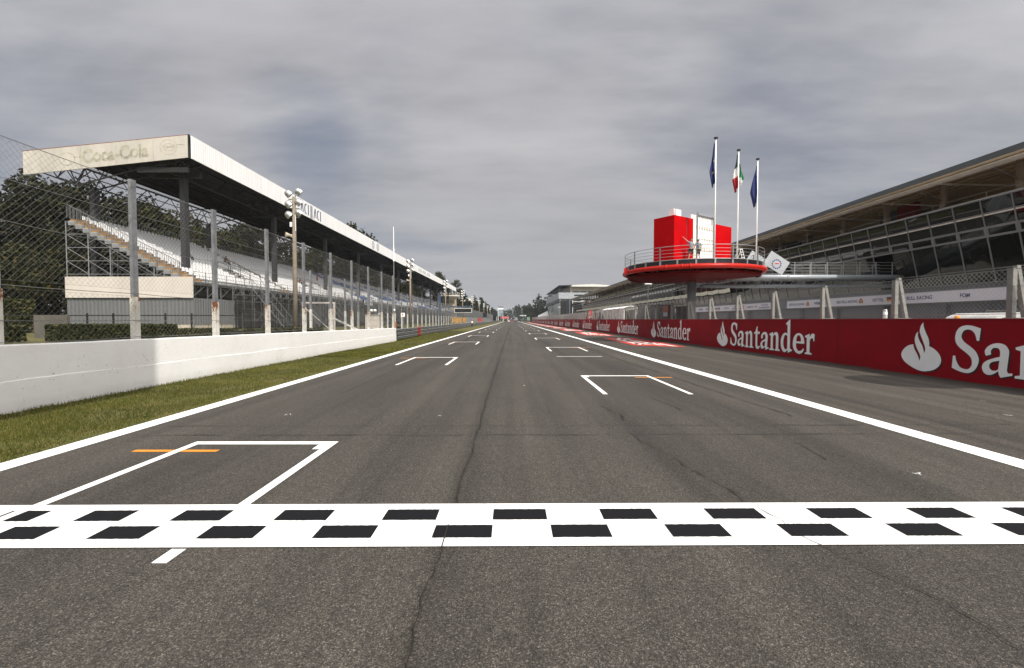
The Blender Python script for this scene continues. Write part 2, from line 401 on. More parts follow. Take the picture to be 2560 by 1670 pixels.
def lattice(w, h, cell, r, sag=0):
    """chain-link panel in the y-z plane: 0..w, 0..h, diagonal wires"""
    mb = MB(); k = -h
    def clip(y0, sgn):
        # wire y = y0 + sgn*z
        zs = [0, h]
        lo, hi = 0, h
        if sgn > 0: lo = max(lo, -y0); hi = min(hi, w - y0)
        else: lo = max(lo, y0 - w); hi = min(hi, y0)
        return lo, hi
    y0 = -h
    while y0 < w + h:
        for sgn in (1, -1):
            lo, hi = clip(y0, sgn)
            if hi - lo > .02:
                mb.bar((.004 * sgn, y0 + sgn * lo, lo), (.004 * sgn, y0 + sgn * hi, hi), r, 3, cap=False)
        y0 += cell
    for z in (0, h): mb.bar((0, 0, z), (0, w, z), r * 1.3, 4, cap=False)
    return mb

# ------------------------------------------------------------------ ground and road
g = MB(); g.quad((-1500, -300, -.06), (1500, -300, -.06), (1500, 2500, -.06), (-1500, 2500, -.06)); struct('ground', g, grass_m)
g = MB(); g.quad((-7.02, -60, 0), (7.2, -60, 0), (7.2, 700, 0), (-7.02, 700, 0)); struct('track', g, asphalt)
g = MB(); g.quad((7.2, -60, 0), (14.3, -60, 0), (14.3, 700, 0), (7.2, 700, 0)); struct('runoff', g, asphalt_run)
g = MB(); g.quad((14.6, -60, .0), (60, -60, .0), (60, 420, .0), (14.6, 420, .0)); struct('pit_lane', g, pitlane_m)
g = MB()
ny = 240
for i in range(ny):
    y0 = -40 + i * 2.2; y1 = y0 + 2.2
    g.quad((-13.6, y0, -.02), (-7.02, y0, -.004), (-7.02, y1, -.004), (-13.6, y1, -.02))
struct('verge', g, grass_m)
g = MB()
for (x0, x1, y0, y1) in ((-11.35, -7.0, 64, 71),):
    g.quad((x0, y0 + 5, .006), (x1, y0, .006), (x1, y1 + 3, .006), (x0, y1 + 6, .006))
struct('access_path', g, asphalt_run)
# raised ground behind the retaining wall
g = MB()
g.quad((-400, -60, 1.06), (-10.95, -60, 1.12), (-10.95, 42.3, 1.06), (-400, 42.3, 1.06))
g.quad((-400, 42.3, 1.06), (-10.95, 42.3, 1.06), (-13.2, 60, .75), (-400, 60, 1.06))
g.quad((-400, 60, 1.06), (-13.2, 60, .75), (-13.2, 420, .75), (-400, 420, 1.06))
g.quad((-10.95, 42.3, 1.06), (-10.95, 42.3, -.3), (-13.2, 60, -.3), (-13.2, 60, .75))
g.quad((-13.2, 60, .75), (-13.2, 60, -.3), (-13.2, 420, -.3), (-13.2, 420, .75))
struct('terrace', g, grass_m)

# painted edge lines
def strip(mb, x0, x1, y0, y1, z, wob=.006, step=3.0):
    n = max(1, int((y1 - y0) / step)); ys = [y0 + (y1 - y0) * i / n for i in range(n + 1)]
    e0 = [x0 + random.uniform(-wob, wob) for _ in ys]; e1 = [x1 + random.uniform(-wob, wob) for _ in ys]
    for i in range(n):
        mb.quad((e0[i], ys[i], z), (e1[i], ys[i], z), (e1[i + 1], ys[i + 1], z), (e0[i + 1], ys[i + 1], z))
g = MB(); strip(g, -7.0, -6.64, -20, 640, .004); struct('edge_line', g, paint_line)
g = MB(); strip(g, 6.75, 7.17, -20, 640, .004); struct('edge_line', g, paint_line)
# grid boxes
FRONT_L = [7.28 + 16.45 * k for k in range(12)]
FRONT_R = [15.95 + 16.45 * k for k in range(12)]
go = MB(); gw = MB(); gl = MB()
def gbox(xa, xb, yf, arm, side):
    t = .15
    gw.box(xa, xb, yf - t, yf, .003, .0075)
    gw.box(xa, xa + .12, yf - arm, yf - t, .003, .0075)
    gw.box(xb - .12, xb, yf - arm, yf - t, .003, .0075)
    # inner corner tick
    xc = xb - .24 if side < 0 else xa + .12
    gw.box(xc, xc + .12, yf - .42, yf - t, .003, .0075)
    xo = xa if side < 0 else xb
    go.box(xo - .60, xo + .66, yf - .55, yf - .455, .001, .0055)
for y in FRONT_L: gbox(-5.07, -2.79, y, 4.0 if y > 10 else 2.56, -1)
for y in FRONT_R: gbox(2.42, 4.80, y, 4.0, 1)
gw.box(-2.91, -2.79, 3.62, 3.84, .003, .0075)
gw.box(-5.06, -4.95, 4.34, 4.66, .012, .0175)
struct('grid_box_line', gw, paint_w); struct('grid_mark', go, paint_o)
gl.box(2.4, 4.84, 24.2, 24.36, .001, .0045)
struct('old_grid_line', gl, paint_old)
# finish line: white band with two rows of black blocks
fl = MB(); fb = MB()
def fy(x, y): return y + .0075 * x
x = -6.62
while x < 6.74:
    x2 = min(x + .545, 6.74)
    fl.quad((x, fy(x, 3.885), .010), (x2, fy(x2, 3.885), .010), (x2, fy(x2, 4.795), .010), (x, fy(x, 4.795), .010)); x = x2
def ragged(x0, x1, y0, y1, z):
    n = 22; top = []; bot = []
    for i in range(n + 1):
        xx = x0 + (x1 - x0) * i / n
        top.append((xx, fy(xx, y1) + random.uniform(-.0035, .0035), z)); bot.append((xx, fy(xx, y0) + random.uniform(-.0035, .0035), z))
    for i in range(n): fb.quad(bot[i], bot[i + 1], top[i + 1], top[i])
for k in range(-7, 7):
    sq = lambda v: v * (1 - (.0030 if v < 0 else .0012) * v * v)
    xa = -.185 + 1.092 * k
    if -6.6 < xa and xa + .54 < 6.7: ragged(sq(xa), sq(xa + .535), 4.40, 4.645, .014)
    xb = -.72 + 1.092 * k
    if -6.6 < xb and xb + .54 < 6.7: ragged(sq(xb), sq(xb + .54), 4.035, 4.285, .014)
struct('finish_line', fl, paint_w); struct('finish_line_block', fb, paint_k)
# cracks and seams
def crack(mb, pts, w, z=.0165, jit=.02, seg=.22):
    P = []
    for a, b in zip(pts[:-1], pts[1:]):
        n = max(1, int((Vector(b) - Vector(a)).length / seg))
        for i in range(n): P.append(Vector(a).lerp(Vector(b), i / n))
    P.append(Vector(pts[-1])); ph = random.random() * 9
    Q = []
    for i, p in enumerate(P):
        d = (P[min(i + 1, len(P) - 1)] - P[max(i - 1, 0)]).normalized(); nn = Vector((-d.y, d.x))
        o = nn * (random.uniform(-jit, jit) + jit * 1.2 * math.sin(i * .55 + ph))
        ww = w * .75 * random.uniform(.15, 1.3)
        Q.append((p + o + nn * ww / 2, p + o - nn * ww / 2))
    for a, b in zip(Q[:-1], Q[1:]): mb.quad((*a[0], z), (*a[1], z), (*b[1], z), (*b[0], z))
g = MB()
crack(g, [(-.60, 1.6), (-.61, 3.87)], .014, jit=.016, seg=.1); crack(g, [(-.61, 4.82), (-.59, 7), (-.62, 12), (-.60, 22), (-.62, 60), (-.6, 160)], .024, jit=.016, seg=.15)
crack(g, [(-.60, 3.87), (-.60, 4.30)], .012, jit=.006)
crack(g, [(-6.4, 8.33), (0, 8.36), (6.6, 8.43), (9.5, 8.48)], .022, jit=.008); crack(g, [(-6.4, 7.66), (0, 7.69), (6.6, 7.76), (9.5, 7.8)], .026, jit=.008)
crack(g, [(2.0, 8.0), (2.15, 7.2), (2.45, 5.6), (2.5, 4.85)], .018, jit=.03, seg=.12)
crack(g, [(2.55, 4.8), (2.62, 4.1), (2.75, 3.85), (2.95, 3.2), (3.05, 2.6), (3.2, 1.7)], .013, jit=.03, seg=.12)
crack(g, [(2.0, 10.6), (2.25, 9.4), (2.15, 8.8)], .03, jit=.03, seg=.15)
crack(g, [(5.3, 24), (5.55, 14), (5.7, 9.2)], .035, jit=.02); crack(g, [(4.55, 7.2), (4.45, 6.3)], .02, jit=.02)
crack(g, [(5.2, 60), (5.3, 24)], .04, jit=.02)
crack(g, [(3.5, 11.5), (3.7, 9.8)], .022, jit=.03, seg=.15)
crack(g, [(-4.5, 60), (-4.6, 20), (-4.5, 12)], .02, jit=.02)
crack(g, [(-3.2, 10.2), (-3.0, 10.25)], .03)
struct('road_crack', g, tar)
g = MB()
for (x, y, n) in ((5.15, 5.75, 5), (-4.6, 9.35, 2), (6.9, 8.4, 1), (10.2, 9.3, 2), (11.3, 10.9, 2), (-1.4, 9.2, 1), (.35, 13.5, 1)):
    for i in range(n):
        a = random.uniform(0, PI); l = random.uniform(.03, .09); ca, sa = math.cos(a) * l, math.sin(a) * l
        px, py = x + random.uniform(-.07, .07), y + random.uniform(-.05, .05)
        g.quad((px - ca, py - sa, .012), (px + sa * .2, py - ca * .2, .012), (px + ca, py + sa, .012), (px - sa * .25, py + ca * .2, .012))
struct('road_scuff', g, paint_old)
# painted advertising on the run-off: red fields with stretched white lettering
gr = MB(); gwh = MB()
for k in range(13):
    y0 = 34.2 + k * 22.5; L_ = 15.2
    f = lambda a, b: (9.35 + a * 3.1 + b * .35, y0 + b * L_ - a * .9, .005)
    n = 8
    gr.quad(f(0, .04), f(.45, 0), f(1.05, -.04), f(1.12, .5), f(1.02, .97), f(.4, 1.0), f(.05, .98), f(0, .5))
    fw = lambda a, b: (*f(a, b)[:2], .0095)
    for (a0, a1, b0, b1, s) in ((.20, .32, .08, .78, .08), (.38, .62, .14, .22, .04), (.38, .60, .34, .44, .04), (.34, .66, .55, .66, .10), (.62, .74, .10, .62, -.02), (.16, .86, .16, .24, .10), (.20, .80, .72, .80, .12), (.46, .58, .44, .95, .03), (.80, .92, .02, .30, -.03)):
        gwh.quad(fw(a0, b0), fw(a1, b0 + s), fw(a1, b1 + s), fw(a0, b1))
struct('runoff_paint', gr, paint_r); struct('runoff_lettering', gwh, paint_rw)

# grass blades on the verge (stuff)
g = MB()
def blades(n, y0, y1, x0, x1, h0, h1, wd):
    for _ in range(n):
        t = random.random() ** 1.6
        y = y0 + (y1 - y0) * t; x = random.uniform(x0, x1)
        if x > x1 - .22 and random.random() < .55: continue
        if random.random() < .4 and math.sin(x * 3.1 + math.sin(y * 1.3) * 2) * math.cos(y * 1.7) > .35: continue
        h = random.uniform(h0, h1) * (1.5 if x < x0 + .15 else 1); a = random.uniform(0, PI)
        dx, dy = math.cos(a) * wd, math.sin(a) * wd; lx, ly = random.uniform(-.5, .5) * h, random.uniform(-.5, .5) * h
        g.add([(x - dx, y - dy, -.012), (x + dx, y + dy, -.012), (x + lx, y + ly, h)], [(0, 1, 2)])
blades(80000, 5.6, 30, -10.58, -6.98, .02, .06, .007)
blades(26000, 24, 80, -11.0, -6.98, .03, .07, .02)
go_ = g.build('grass', grass_leaf); tag(go_, 'short mown green grass on the verge beside the white edge line', 'grass', kind='stuff')

# ------------------------------------------------------------------ white retaining wall
def wall_top(y): return 1.43 - .0071 * (y - 9.5)
up = MB(); lowm = MB()
ys = [-14 + i * .4 for i in range(int((41.9 + 14) / .4) + 1)]; ys[-1] = 41.9
rowz = []
for y in ys:
    t = wall_top(y) + random.uniform(-.006, .006); m = wall_top(y) * .47 + random.uniform(-.008, .008) + (.012 * math.sin(y * 1.3))
    rowz.append((y, m, t))
for (a, b) in zip(rowz[:-1], rowz[1:]):
    (y0, m0, t0), (y1, m1, t1) = a, b
    up.quad((-10.622, y0, m0), (-10.622, y1, m1), (-10.632, y1, t1 - .02), (-10.632, y0, t0 - .02))
    up.quad((-10.632, y0, t0 - .02), (-10.632, y1, t1 - .02), (-10.655, y1, t1), (-10.655, y0, t0))
    up.quad((-10.655, y0, t0), (-10.655, y1, t1), (-10.93, y1, t1), (-10.93, y0, t0))
    up.quad((-10.93, y0, t0), (-10.93, y1, t1), (-10.93, y1, -.2), (-10.93, y0, -.2))
    e0, e1 = .017 * max(.06, min(1, .5 + math.sin(y0 * 1.9) * .5 + math.sin(y0 * .7 + 1) * .4)), .017 * max(.06, min(1, .5 + math.sin(y1 * 1.9) * .5 + math.sin(y1 * .7 + 1) * .4))
    j0, j1 = random.uniform(-.002, .002), random.uniform(-.002, .002)
    lowm.quad((-10.60 + j0, y0, -.15), (-10.60 + j1, y1, -.15), (-10.62 + e1, y1, m1 - .012), (-10.62 + e0, y0, m0 - .012))
    lowm.quad((-10.62 + e0, y0, m0 - .012), (-10.62 + e1, y1, m1 - .012), (-10.622, y1, m1), (-10.622, y0, m0))
y1, m1, t1 = rowz[-1]
up.quad((-10.62, y1, -.2), (-10.93, y1, -.2), (-10.93, y1, t1), (-10.64, y1, t1))
chip = MB(); rw = random.Random(4)
for (yc, zc, n_) in ((20.6, .18, 16), (20.9, .42, 6), (29.5, .55, 4), (13.2, .75, 4), (10.4, .7, 5), (16.5, 1.3, 5), (12.0, .5, 3), (24.5, .35, 4)):
    for _ in range(n_):
        yy, z_ = yc + rw.gauss(0, .12), max(.05, zc + rw.gauss(0, .10)); sz = rw.uniform(.004, .015); xx = -10.592 if z_ < wall_top(yy) * .45 else -10.617
        chip.add([(xx, yy + sz * 1.6 * math.cos(a) * rw.uniform(.5, 1.2), z_ + sz * math.sin(a) * rw.uniform(.5, 1.3)) for a in (0, 1.2, 2.3, 3.4, 4.6, 5.5)], [(0, 1, 2, 3, 4, 5)])
W = thing('concrete_wall', 'long white painted concrete wall with a horizontal crack, along the grass', 'wall')
up.build('upper_course', white_wall_m, W); lowm.build('lower_course', white_wall_m, W); o = chip.build('chipped_patch', simple('chipped wall grey', (.30, .26, .22), .9), W); o['kind'] = 'stuff'

# ------------------------------------------------------------------ steel crash barrier
B = thing('crash_barrier', 'grey three-rail steel crash barrier carrying on from the white wall', 'barrier')
path1 = [(-10.62, 42.0), (-10.78, 48), (-10.98, 54.6)]
path2 = [(-11.15, 53.6), (-11.3, 70), (-11.42, 90), (-11.45, 140), (-11.45, 250), (-11.45, 425)]
prof = [(0, -.155), (.04, -.11), (.085, -.085), (.085, -.045), (.015, -.015), (.015, .015), (.085, .045), (.085, .085), (.04, .11), (0, .155)]
for path in (path1, path2):
    for zc in (.26, .61, .96):
        mb = MB(); n = len(prof); vs = []
        for (x, y) in path: vs += [(x + a, y, zc + b) for a, b in prof]
        fs = [(i * n + k, (i + 1) * n + k, (i + 1) * n + k + 1, i * n + k + 1) for i in range(len(path) - 1) for k in range(n - 1)]
        mb.add(vs, fs); mb.build('rail', steel, B)
pm = MB().box(-.14, -.02, -.06, .06, -.1, 1.1).mesh('barrier_post', post_grey)
def px(path, y):
    for (a, b) in zip(path[:-1], path[1:]):
        if a[1] <= y <= b[1]: return a[0] + (b[0] - a[0]) * (y - a[1]) / (b[1] - a[1])
    return path[-1][0]
for y in [42.4, 46.4, 50.4, 54.3]: link('post', pm, B, (px(path1, y), y, 0))
y = 56
while y < 424: link('post', pm, B, (px(path2, y), y, 0)); y += 4.2
rb = MB()
for zc in (.26, .61, .96):
    vs = []
    for (x, y) in ((-10.905, 52.7), (-10.985, 55.0)): vs += [(x + a + .006, y, zc + b) for a, b in prof]
    n = len(prof); rb.add(vs, [(k, n + k, n + k + 1, k + 1) for k in range(n - 1)])
rb.build('red_end_band', simple('red barrier paint', (.34, .03, .025), .5), B)

# ------------------------------------------------------------------ left chain link fences
F1 = thing('chain_link_fence', 'tall chain link fence with grey posts on white rusty sleeves, right behind the white wall', 'fence')
postm = MB().box(-.05, .05, -.088, .088, 2.55, 6.0).mesh('post', post_grey)
slv = MB(); slv.box(-.07, .07, -.10, .10, .9, 2.63); slvm = slv.mesh('sleeve', rust_m)
up_l = lattice(3.6 - .17, 3.05, .15, .0023).mesh('mesh_panel', wire)
lo_l = lattice(3.6 - .17, 1.22, .15, .0023).mesh('mesh_panel', wire)
ropes = MB()
for k in range(-4, 10):
    y = 9.66 + 3.6 * k
    p = link('post', postm, F1, (-10.95, y, 0)); s_ = link('sleeve', slvm, p)
    link('upper_mesh_panel', up_l, F1, (-10.87, y + .085, 2.83)) if k < 9 else None
    link('lower_mesh_panel', lo_l, F1, (-10.86, y + .085, 1.42)) if k < 9 else None
for z, r in ((5.88, .009), (5.0, .007), (4.1, .007), (2.72, .011), (1.95, .010), (1.48, .008)):
    ropes = MB()
    for k in range(-4, 9):
        y = 9.66 + 3.6 * k; sag = random.uniform(.01, .05)
        pts = [(-10.85, y + 3.6 * t, z - sag * 4 * t * (1 - t)) for t in (0, .25, .5, .75, 1)]
        for a, b in zip(pts[:-1], pts[1:]): ropes.bar(a, b, r, 4, cap=False)
    ropes.build('tension_wire', wire, F1)
F2 = thing('chain_link_fence', 'long chain link fence with white-footed posts running behind the steel barrier', 'fence')
postm2 = MB().box(-.05, .05, -.06, .06, 2.55, 5.05).mesh('post', post_grey)
slvm2 = MB().box(-.06, .06, -.07, .07, .6, 2.62).mesh('sleeve', simple('white post paint', (.60, .59, .55), .8, var=.2))
l2 = lattice(2.9, 3.9, .15, .0034).mesh('mesh_panel', wire)
k = 0; y = 28.6
while y < 275:
    p = link('post', postm2, F2, (-12.6, y, 0)); link('sleeve', slvm2, p)
    link('mesh_panel', l2, F2, (-12.55, y + .05, 1.1))
    y += 2.95
# low fence across the lawn
F3 = thing('low_fence', 'low dark railing fence with thin posts crossing the lawn in front of the grandstand end', 'fence')
lp = MB()
for x in [-29 + 1.43 * i for i in range(11)]:
    MB().box(x - .03, x + .03, 24.96, 25.04, 1.0, 2.32).build('post', truss_m, F3)
for z in (2.2, 1.35): lp.bar((-29, 25, z), (-14.6, 25, z), .03, 6)
lp.build('rail', truss_m, F3)
# fence runs on towards the rear right, lower line along the wall
# ------------------------------------------------------------------ hedges
def hedge(name, label, x0, x1, y0, y1, z0, z1, n, leaf=.075, gap=0):
    t = thing(name, label, 'hedge')
    MB().box(x0 + .12, x1 - .12, y0 + .12, y1 - .12, z0, z1 - .12).build('twig_core', hedge_core, t)
    mb = MB()
    for _ in range(n):
        s = random.random()
        if s < .5: p = (random.uniform(x0, x1), y0 + abs(random.gauss(0, .06)), random.uniform(z0, z1))
        elif s < .72: p = (random.uniform(x0, x1), random.uniform(y0, y1), z1 - abs(random.gauss(0, .06)))
        elif s < .86: p = (x1 - abs(random.gauss(0, .06)), random.uniform(y0, y1), random.uniform(z0, z1))
        else: p = (x0 + abs(random.gauss(0, .06)), random.uniform(y0, y1), random.uniform(z0, z1))
        if gap and math.sin(p[0] * 2.3) * math.cos(p[0] * 1.1 + 1) > gap: continue
        leafq(mb, Vector(p), leaf * random.uniform(.6, 1.3))
    mb.build('foliage', leaf_hedge, t)
def leafq(mb, p, s):
    a = Vector((random.gauss(0, 1), random.gauss(0, 1), random.gauss(0, 1))).normalized()
    b = a.orthogonal().normalized(); b = Matrix.Rotation(random.uniform(0, 6.28), 3, a) @ b; d = a.cross(b)
    mb.quad(p - b * s, p - d * s * .5, p + b * s, p + d * s * .55)
hedge('clipped_hedge', 'long clipped dark green hedge behind the white wall, left of the nearest whole fence post', -18.45, -14.35, 18, 19.6, 1.0, 1.76, 9000)
hedge('clipped_hedge', 'short clipped hedge at the far left, beside the first fence post', -20.4, -18.95, 17.0, 17.8, 1.0, 1.74, 2600)
hedge('low_hedge', 'straggly low hedge with gaps in front of the pale concrete footing', -18.2, -13.1, 24.0, 24.9, 1.0, 1.5, 4200, gap=.45)
hedge('low_hedge', 'low grassy hedge behind the wall under the grandstand stair frames', -15.0, -12.4, 25.6, 30, 1.0, 1.45, 4500)
hedge('round_bush', 'dark rounded bush at the far left behind the low railing', -35.6, -32.9, 29, 31.5, 1.0, 3.3, 5200, leaf=.12)
t = tag(MB().box(-23.5, -21.85, 22.4, 22.55, 1.0, 2.2).build('garden_wall', simple('weathered concrete', (.095, .088, .076), .9)), 'low pale concrete garden wall behind the hedge, left of the grandstand', 'wall')

# ------------------------------------------------------------------ trees
def tree_meshes(seed, h, cr, ch, nb, nl, ls, leafm, trunk_r=.28, lean=.3):
    """h: height; cr: crown radius; ch: crown height; nb clumps of nl leaf faces"""
    rnd = random.Random(seed); tr = MB(); cm = MB()
    base = h - ch
    top = Vector((rnd.uniform(-lean, lean), rnd.uniform(-lean, lean), h - ch * .3))
    tr.tube([(0, 0, -.3), (top.x * .3, top.y * .3, base * .5), (top.x * .7, top.y * .7, base), tuple(top)], [trunk_r * 1.25, trunk_r, trunk_r * .75, trunk_r * .2], 7)
    clumps = []
    for i in range(nb):
        for _ in range(40):
            u = Vector((rnd.uniform(-1, 1), rnd.uniform(-1, 1), rnd.uniform(-1, 1)))
            if .35 < u.length < 1: break
        wz = (u.z + 1) / 2; wid = (math.sin(PI * min(1, wz * .8 + .12)) ** .7)
        a = math.atan2(u.y, u.x); lob = 1 + .22 * math.sin(3 * a + seed) + .15 * math.sin(5 * a + seed * 2 + wz * 4)
        p = Vector((u.x * cr * wid * lob, u.y * cr * wid * lob, base + wz * ch * (1 + .08 * math.sin(a * 2 + seed))))
        clumps.append((p, rnd.uniform(.10, .2) * cr + .3))
    for i, (p, r) in enumerate(clumps):
        if i % 3 == 0:
            st = Vector((top.x * .5, top.y * .5, base * .8 + (p.z - base) * .35))
            mid = st.lerp(p, .5) + Vector((0, 0, -.25))
            tr.tube([tuple(st), tuple(mid), tuple(p)], [trunk_r * .35, trunk_r * .2, .02], 4)
        for _ in range(nl):
            d = Vector((rnd.gauss(0, 1), rnd.gauss(0, 1), rnd.gauss(0, .75)))
            d = d.normalized() * r * (rnd.random() ** .45)
            a = Vector((rnd.gauss(0, 1), rnd.gauss(0, 1), rnd.gauss(0, 1) + .4)).normalized()
            b = a.orthogonal().normalized(); b = Matrix.Rotation(rnd.uniform(0, 6.28), 3, a) @ b; e = a.cross(b); s = ls * rnd.uniform(.6, 1.35)
            q = p + d
            cm.quad(q - b * s, q - e * s * .55, q + b * s, q + e * s * .6)
    return tr.mesh('trunk', bark), cm.mesh('crown', leafm)
TV = {
 'broad': tree_meshes(3, 19, 8, 15, 150, 62, .30, leaf_dark, .45),
 'broad2': tree_meshes(8, 18, 7, 14, 130, 62, .28, leaf_dark, .4),
 'olive': tree_meshes(14, 16, 6.5, 13, 120, 55, .27, leaf_olive, .35),
 'olive2': tree_meshes(21, 17, 6, 14, 110, 55, .27, leaf_olive, .35),
 'bushy': tree_meshes(33, 10, 5.5, 9.4, 120, 60, .2, leaf_olive, .25),
 'tall': tree_meshes(41, 24, 5.0, 19, 110, 55, .32, leaf_olive, .4),
 'far': tree_meshes(55, 17, 8, 15, 90, 34, .55, leaf_far, .4),
 'far2': tree_meshes(57, 19, 6.5, 16, 80, 34, .55, leaf_far, .4),
 'far3': tree_meshes(61, 24, 5.5, 20, 80, 34, .5, leaf_far, .4),
}
def tree(name, label, var, x, y, z, s=1, rz=0, group=None, sz=None):
    t = thing(name, label, 'tree', (x, y, z), group, rz); t.scale = (s, s, sz or s)
    link('trunk', TV[var][0], t); link('crown', TV[var][1], t)
    return t
tree('broadleaf_tree', 'tall dark broadleaf tree at the far left edge, seen through the fence', 'broad', -59, 56, 1, .98, 0)
tree('broadleaf_tree', 'dark broadleaf tree just left of the grandstand roof tip', 'broad2', -54, 58, 1, 1.0, 1)
tree('broadleaf_tree', 'smaller dark tree low at the far left behind the round bush', 'bushy', -51, 50, 1, .98, 2)
tree('broadleaf_tree', 'bushy green tree standing behind the rear of the scaffolded stand end', 'bushy', -52, 66, 1, 1.25, .6)
tree('broadleaf_tree', 'dark tree filling the gap between the two left trees', 'broad', -66, 66, 1, 1.02, 3)
tree('broadleaf_tree', 'shadowy tree behind the left hand trees, farthest from the track', 'broad2', -74, 60, 1, .95, 4)
tree('broadleaf_tree', 'dark shrubby tree behind the low railing under the left trees', 'bushy', -52, 45, 1, .85, 4)
tree('broadleaf_tree', 'dense low tree behind the scaffold of the stand end', 'bushy', -50.5, 78, 1, 1.3, 5)
for i in range(16):
    y = 66 + i * 12.5
    tree('woodland_tree', f'{ORD[i]} olive brown tree behind the top row of grandstand seats, counting from the near end', ['olive', 'olive2', 'broad2'][i % 3], -51 - (i % 2) * 2.5, y, 1, random.uniform(1.08, 1.22), i * 1.3, 'trees behind the grandstand')
for i in range(13):
    y = 74 + i * 14.5
    tree('woodland_tree', f'{ORD[i]} darker tree of the back row behind the grandstand, counting from the near end', ['broad', 'broad2', 'olive'][i % 3], -62 - (i % 2) * 3, y, 1, random.uniform(1.0, 1.15), i * 1.9, 'trees behind the grandstand')
tree('tall_tree', 'tree top poking above the grandstand roof beside the white antenna mast', 'tall', -48, 139, 1, 1.27, 1)
tree('tall_tree', 'tall tree behind the far end of the grandstand roof', 'tall', -40, 255, 1, 1.16, 2)
tree('tall_tree', 'tall green tree rising right of the grandstand roof end', 'tall', -33, 268, 1, 1.02, 4)
tree('tall_tree', 'leafy tree beside the curved control building', 'far3', -29, 285, 1, .72, 0)
k = 0
for (x, y, v, s) in ((-27, 330, 'far3', .8), (-24, 352, 'far2', .95), (-25, 372, 'far', .95), (-23, 392, 'far2', .85), (-22, 412, 'far', .82), (-21, 436, 'far', .78), (-20, 470, 'far2', .72), (-20, 500, 'far', .7)):
    tree('roadside_tree', f'{ORD[k]} tree of the row beyond the small white roofed stand, counting away from it', v, x, y, 0, s, k * 2.1, 'trees along the far left of the track'); k += 1
k = 0
for (x, y, v, s) in ((25, 420, 'far3', 1.06), (33, 400, 'far3', 1.05), (42, 395, 'far2', 1.32), (30, 452, 'far', 1.1), (52, 405, 'far', 1.5), (19, 500, 'far2', .98), (24, 530, 'far', 1.1)):
    tree('roadside_tree', f'{ORD[k]} dark tree beyond the white tent at the end of the pit wall', v, x, y, 0, s, k * 1.7, 'trees past the pit building'); k += 1
# far wood that closes the view
g = MB(); rnd = random.Random(77)
for i in range(300):
    x = rnd.uniform(-120, 140); y = 610 + rnd.uniform(0, 70); hh = 13 + 5 * math.sin(x * .09) + 4 * math.sin(x * .031 + 2) + rnd.uniform(-2, 3)
    for j in range(85):
        a = rnd.uniform(0, 6.28); z = hh * rnd.random() ** .75; rr = 5.0 * (1 - (z / hh) ** 2 * .75) * rnd.random() ** .5
        q = Vector((x + math.cos(a) * rr, y + math.sin(a) * rr, z)); n_ = Vector((rnd.gauss(0, 1), rnd.gauss(0, 1), rnd.gauss(0, 1))).normalized()
        b = n_.orthogonal().normalized(); e = n_.cross(b); s = rnd.uniform(.6, 1.2)
        g.quad(q - b * s, q - e * s * .6, q + b * s, q + e * s * .6)
tag(g.build('far_wood', leaf_far), 'hazy green wood closing the view at the end of the straight', 'wood', kind='stuff')

# ------------------------------------------------------------------ grandstand
G = thing('grandstand', 'long covered grandstand with white and blue seats under a white edged roof', 'grandstand')
GX, DX, DZ, NR = -30.0, .68, .35, 17
Y0, Y1 = 43.0, 247.0
AISLE = [43.15] + [60.6 + 19.6 * k for k in range(10)]
VOM = [53.0 + 19.6 * k for k in range(10)]
def row(i): return GX - DX * i, 5.63 + DZ * i
mb = MB()
for i in range(NR):
    x, z = row(i)
    mb.box(x - DX - .02, x, Y0, Y1, z - .07, z)
    mb.box(x - .03, x, Y0 + .01, Y1 - .01, z - DZ, z - .072)
mb.build('tier_deck', deck_m, G)
for a in AISLE:
    mb = MB()
    for i in range(NR):
        x, z = row(i)
        mb.box(x - DX + .05, x - .004, a, a + 1.0, z + .003, z + .17); mb.box(x - DX * .5, x - .006, a - .002, a + 1.002, z + .001, z + .34) if False else None
    mb.build('aisle_stair', ochre, G)
# end stringer blocks under the tiers (pale steps on the end face)
mb = MB()
for i in range(NR):
    x, z = row(i)
    mb.box(x - DX + .02, x - .03, Y0 - .05, Y0 - .004, z - .42, z - .08)
mb.build('stringer_block', steel_l, G)
# seats
sm = MB()
sm.add([(-.02, -.21, .36), (-.02, .21, .36), (-.40, .21, .33), (-.40, -.21, .33)], [(0, 1, 2, 3)])
sm.add([(-.02, -.21, .36), (-.02, .21, .36), (-.0, .20, .27), (-.0, -.20, .27)], [(0, 3, 2, 1)])
sm.add([(-.40, -.21, .33), (-.40, .21, .33), (-.46, .20, .72), (-.46, -.20, .72), (-.45, 0, .76)], [(0, 1, 2, 4, 3)])
sm.add([(-.02, -.21, .36), (-.40, -.21, .33), (-.42, -.22, .42), (-.04, -.215, .40)], [(0, 1, 2, 3)])
sm.add([(-.02, .21, .36), (-.40, .21, .33), (-.42, .22, .42), (-.04, .215, .40)], [(3, 2, 1, 0)])
sm.box(-.34, -.1, -.05, .05, 0, .33)
seat_me = sm.mesh('seat', seat_w)
white = MB(); blue = MB(); cnt = 0; sv, sf = sm.v, sm.f
def blocked(y, i):
    for a in AISLE:
        if a - .22 < y < a + 1.22: return True
    for v in VOM:
        if v - .3 < y < v + 2.6 and 2 <= i <= 5: return True
    return False
rnd = random.Random(5)
allseats = []
for i in range(NR):
    x, z = row(i); y = Y0 + 1.45
    while y < Y1 - .3:
        if not blocked(y, i): allseats.append((x - .12, y, z, i))
        y += .5
allseats.sort(key=lambda s: s[0] ** 2 + s[1] ** 2)
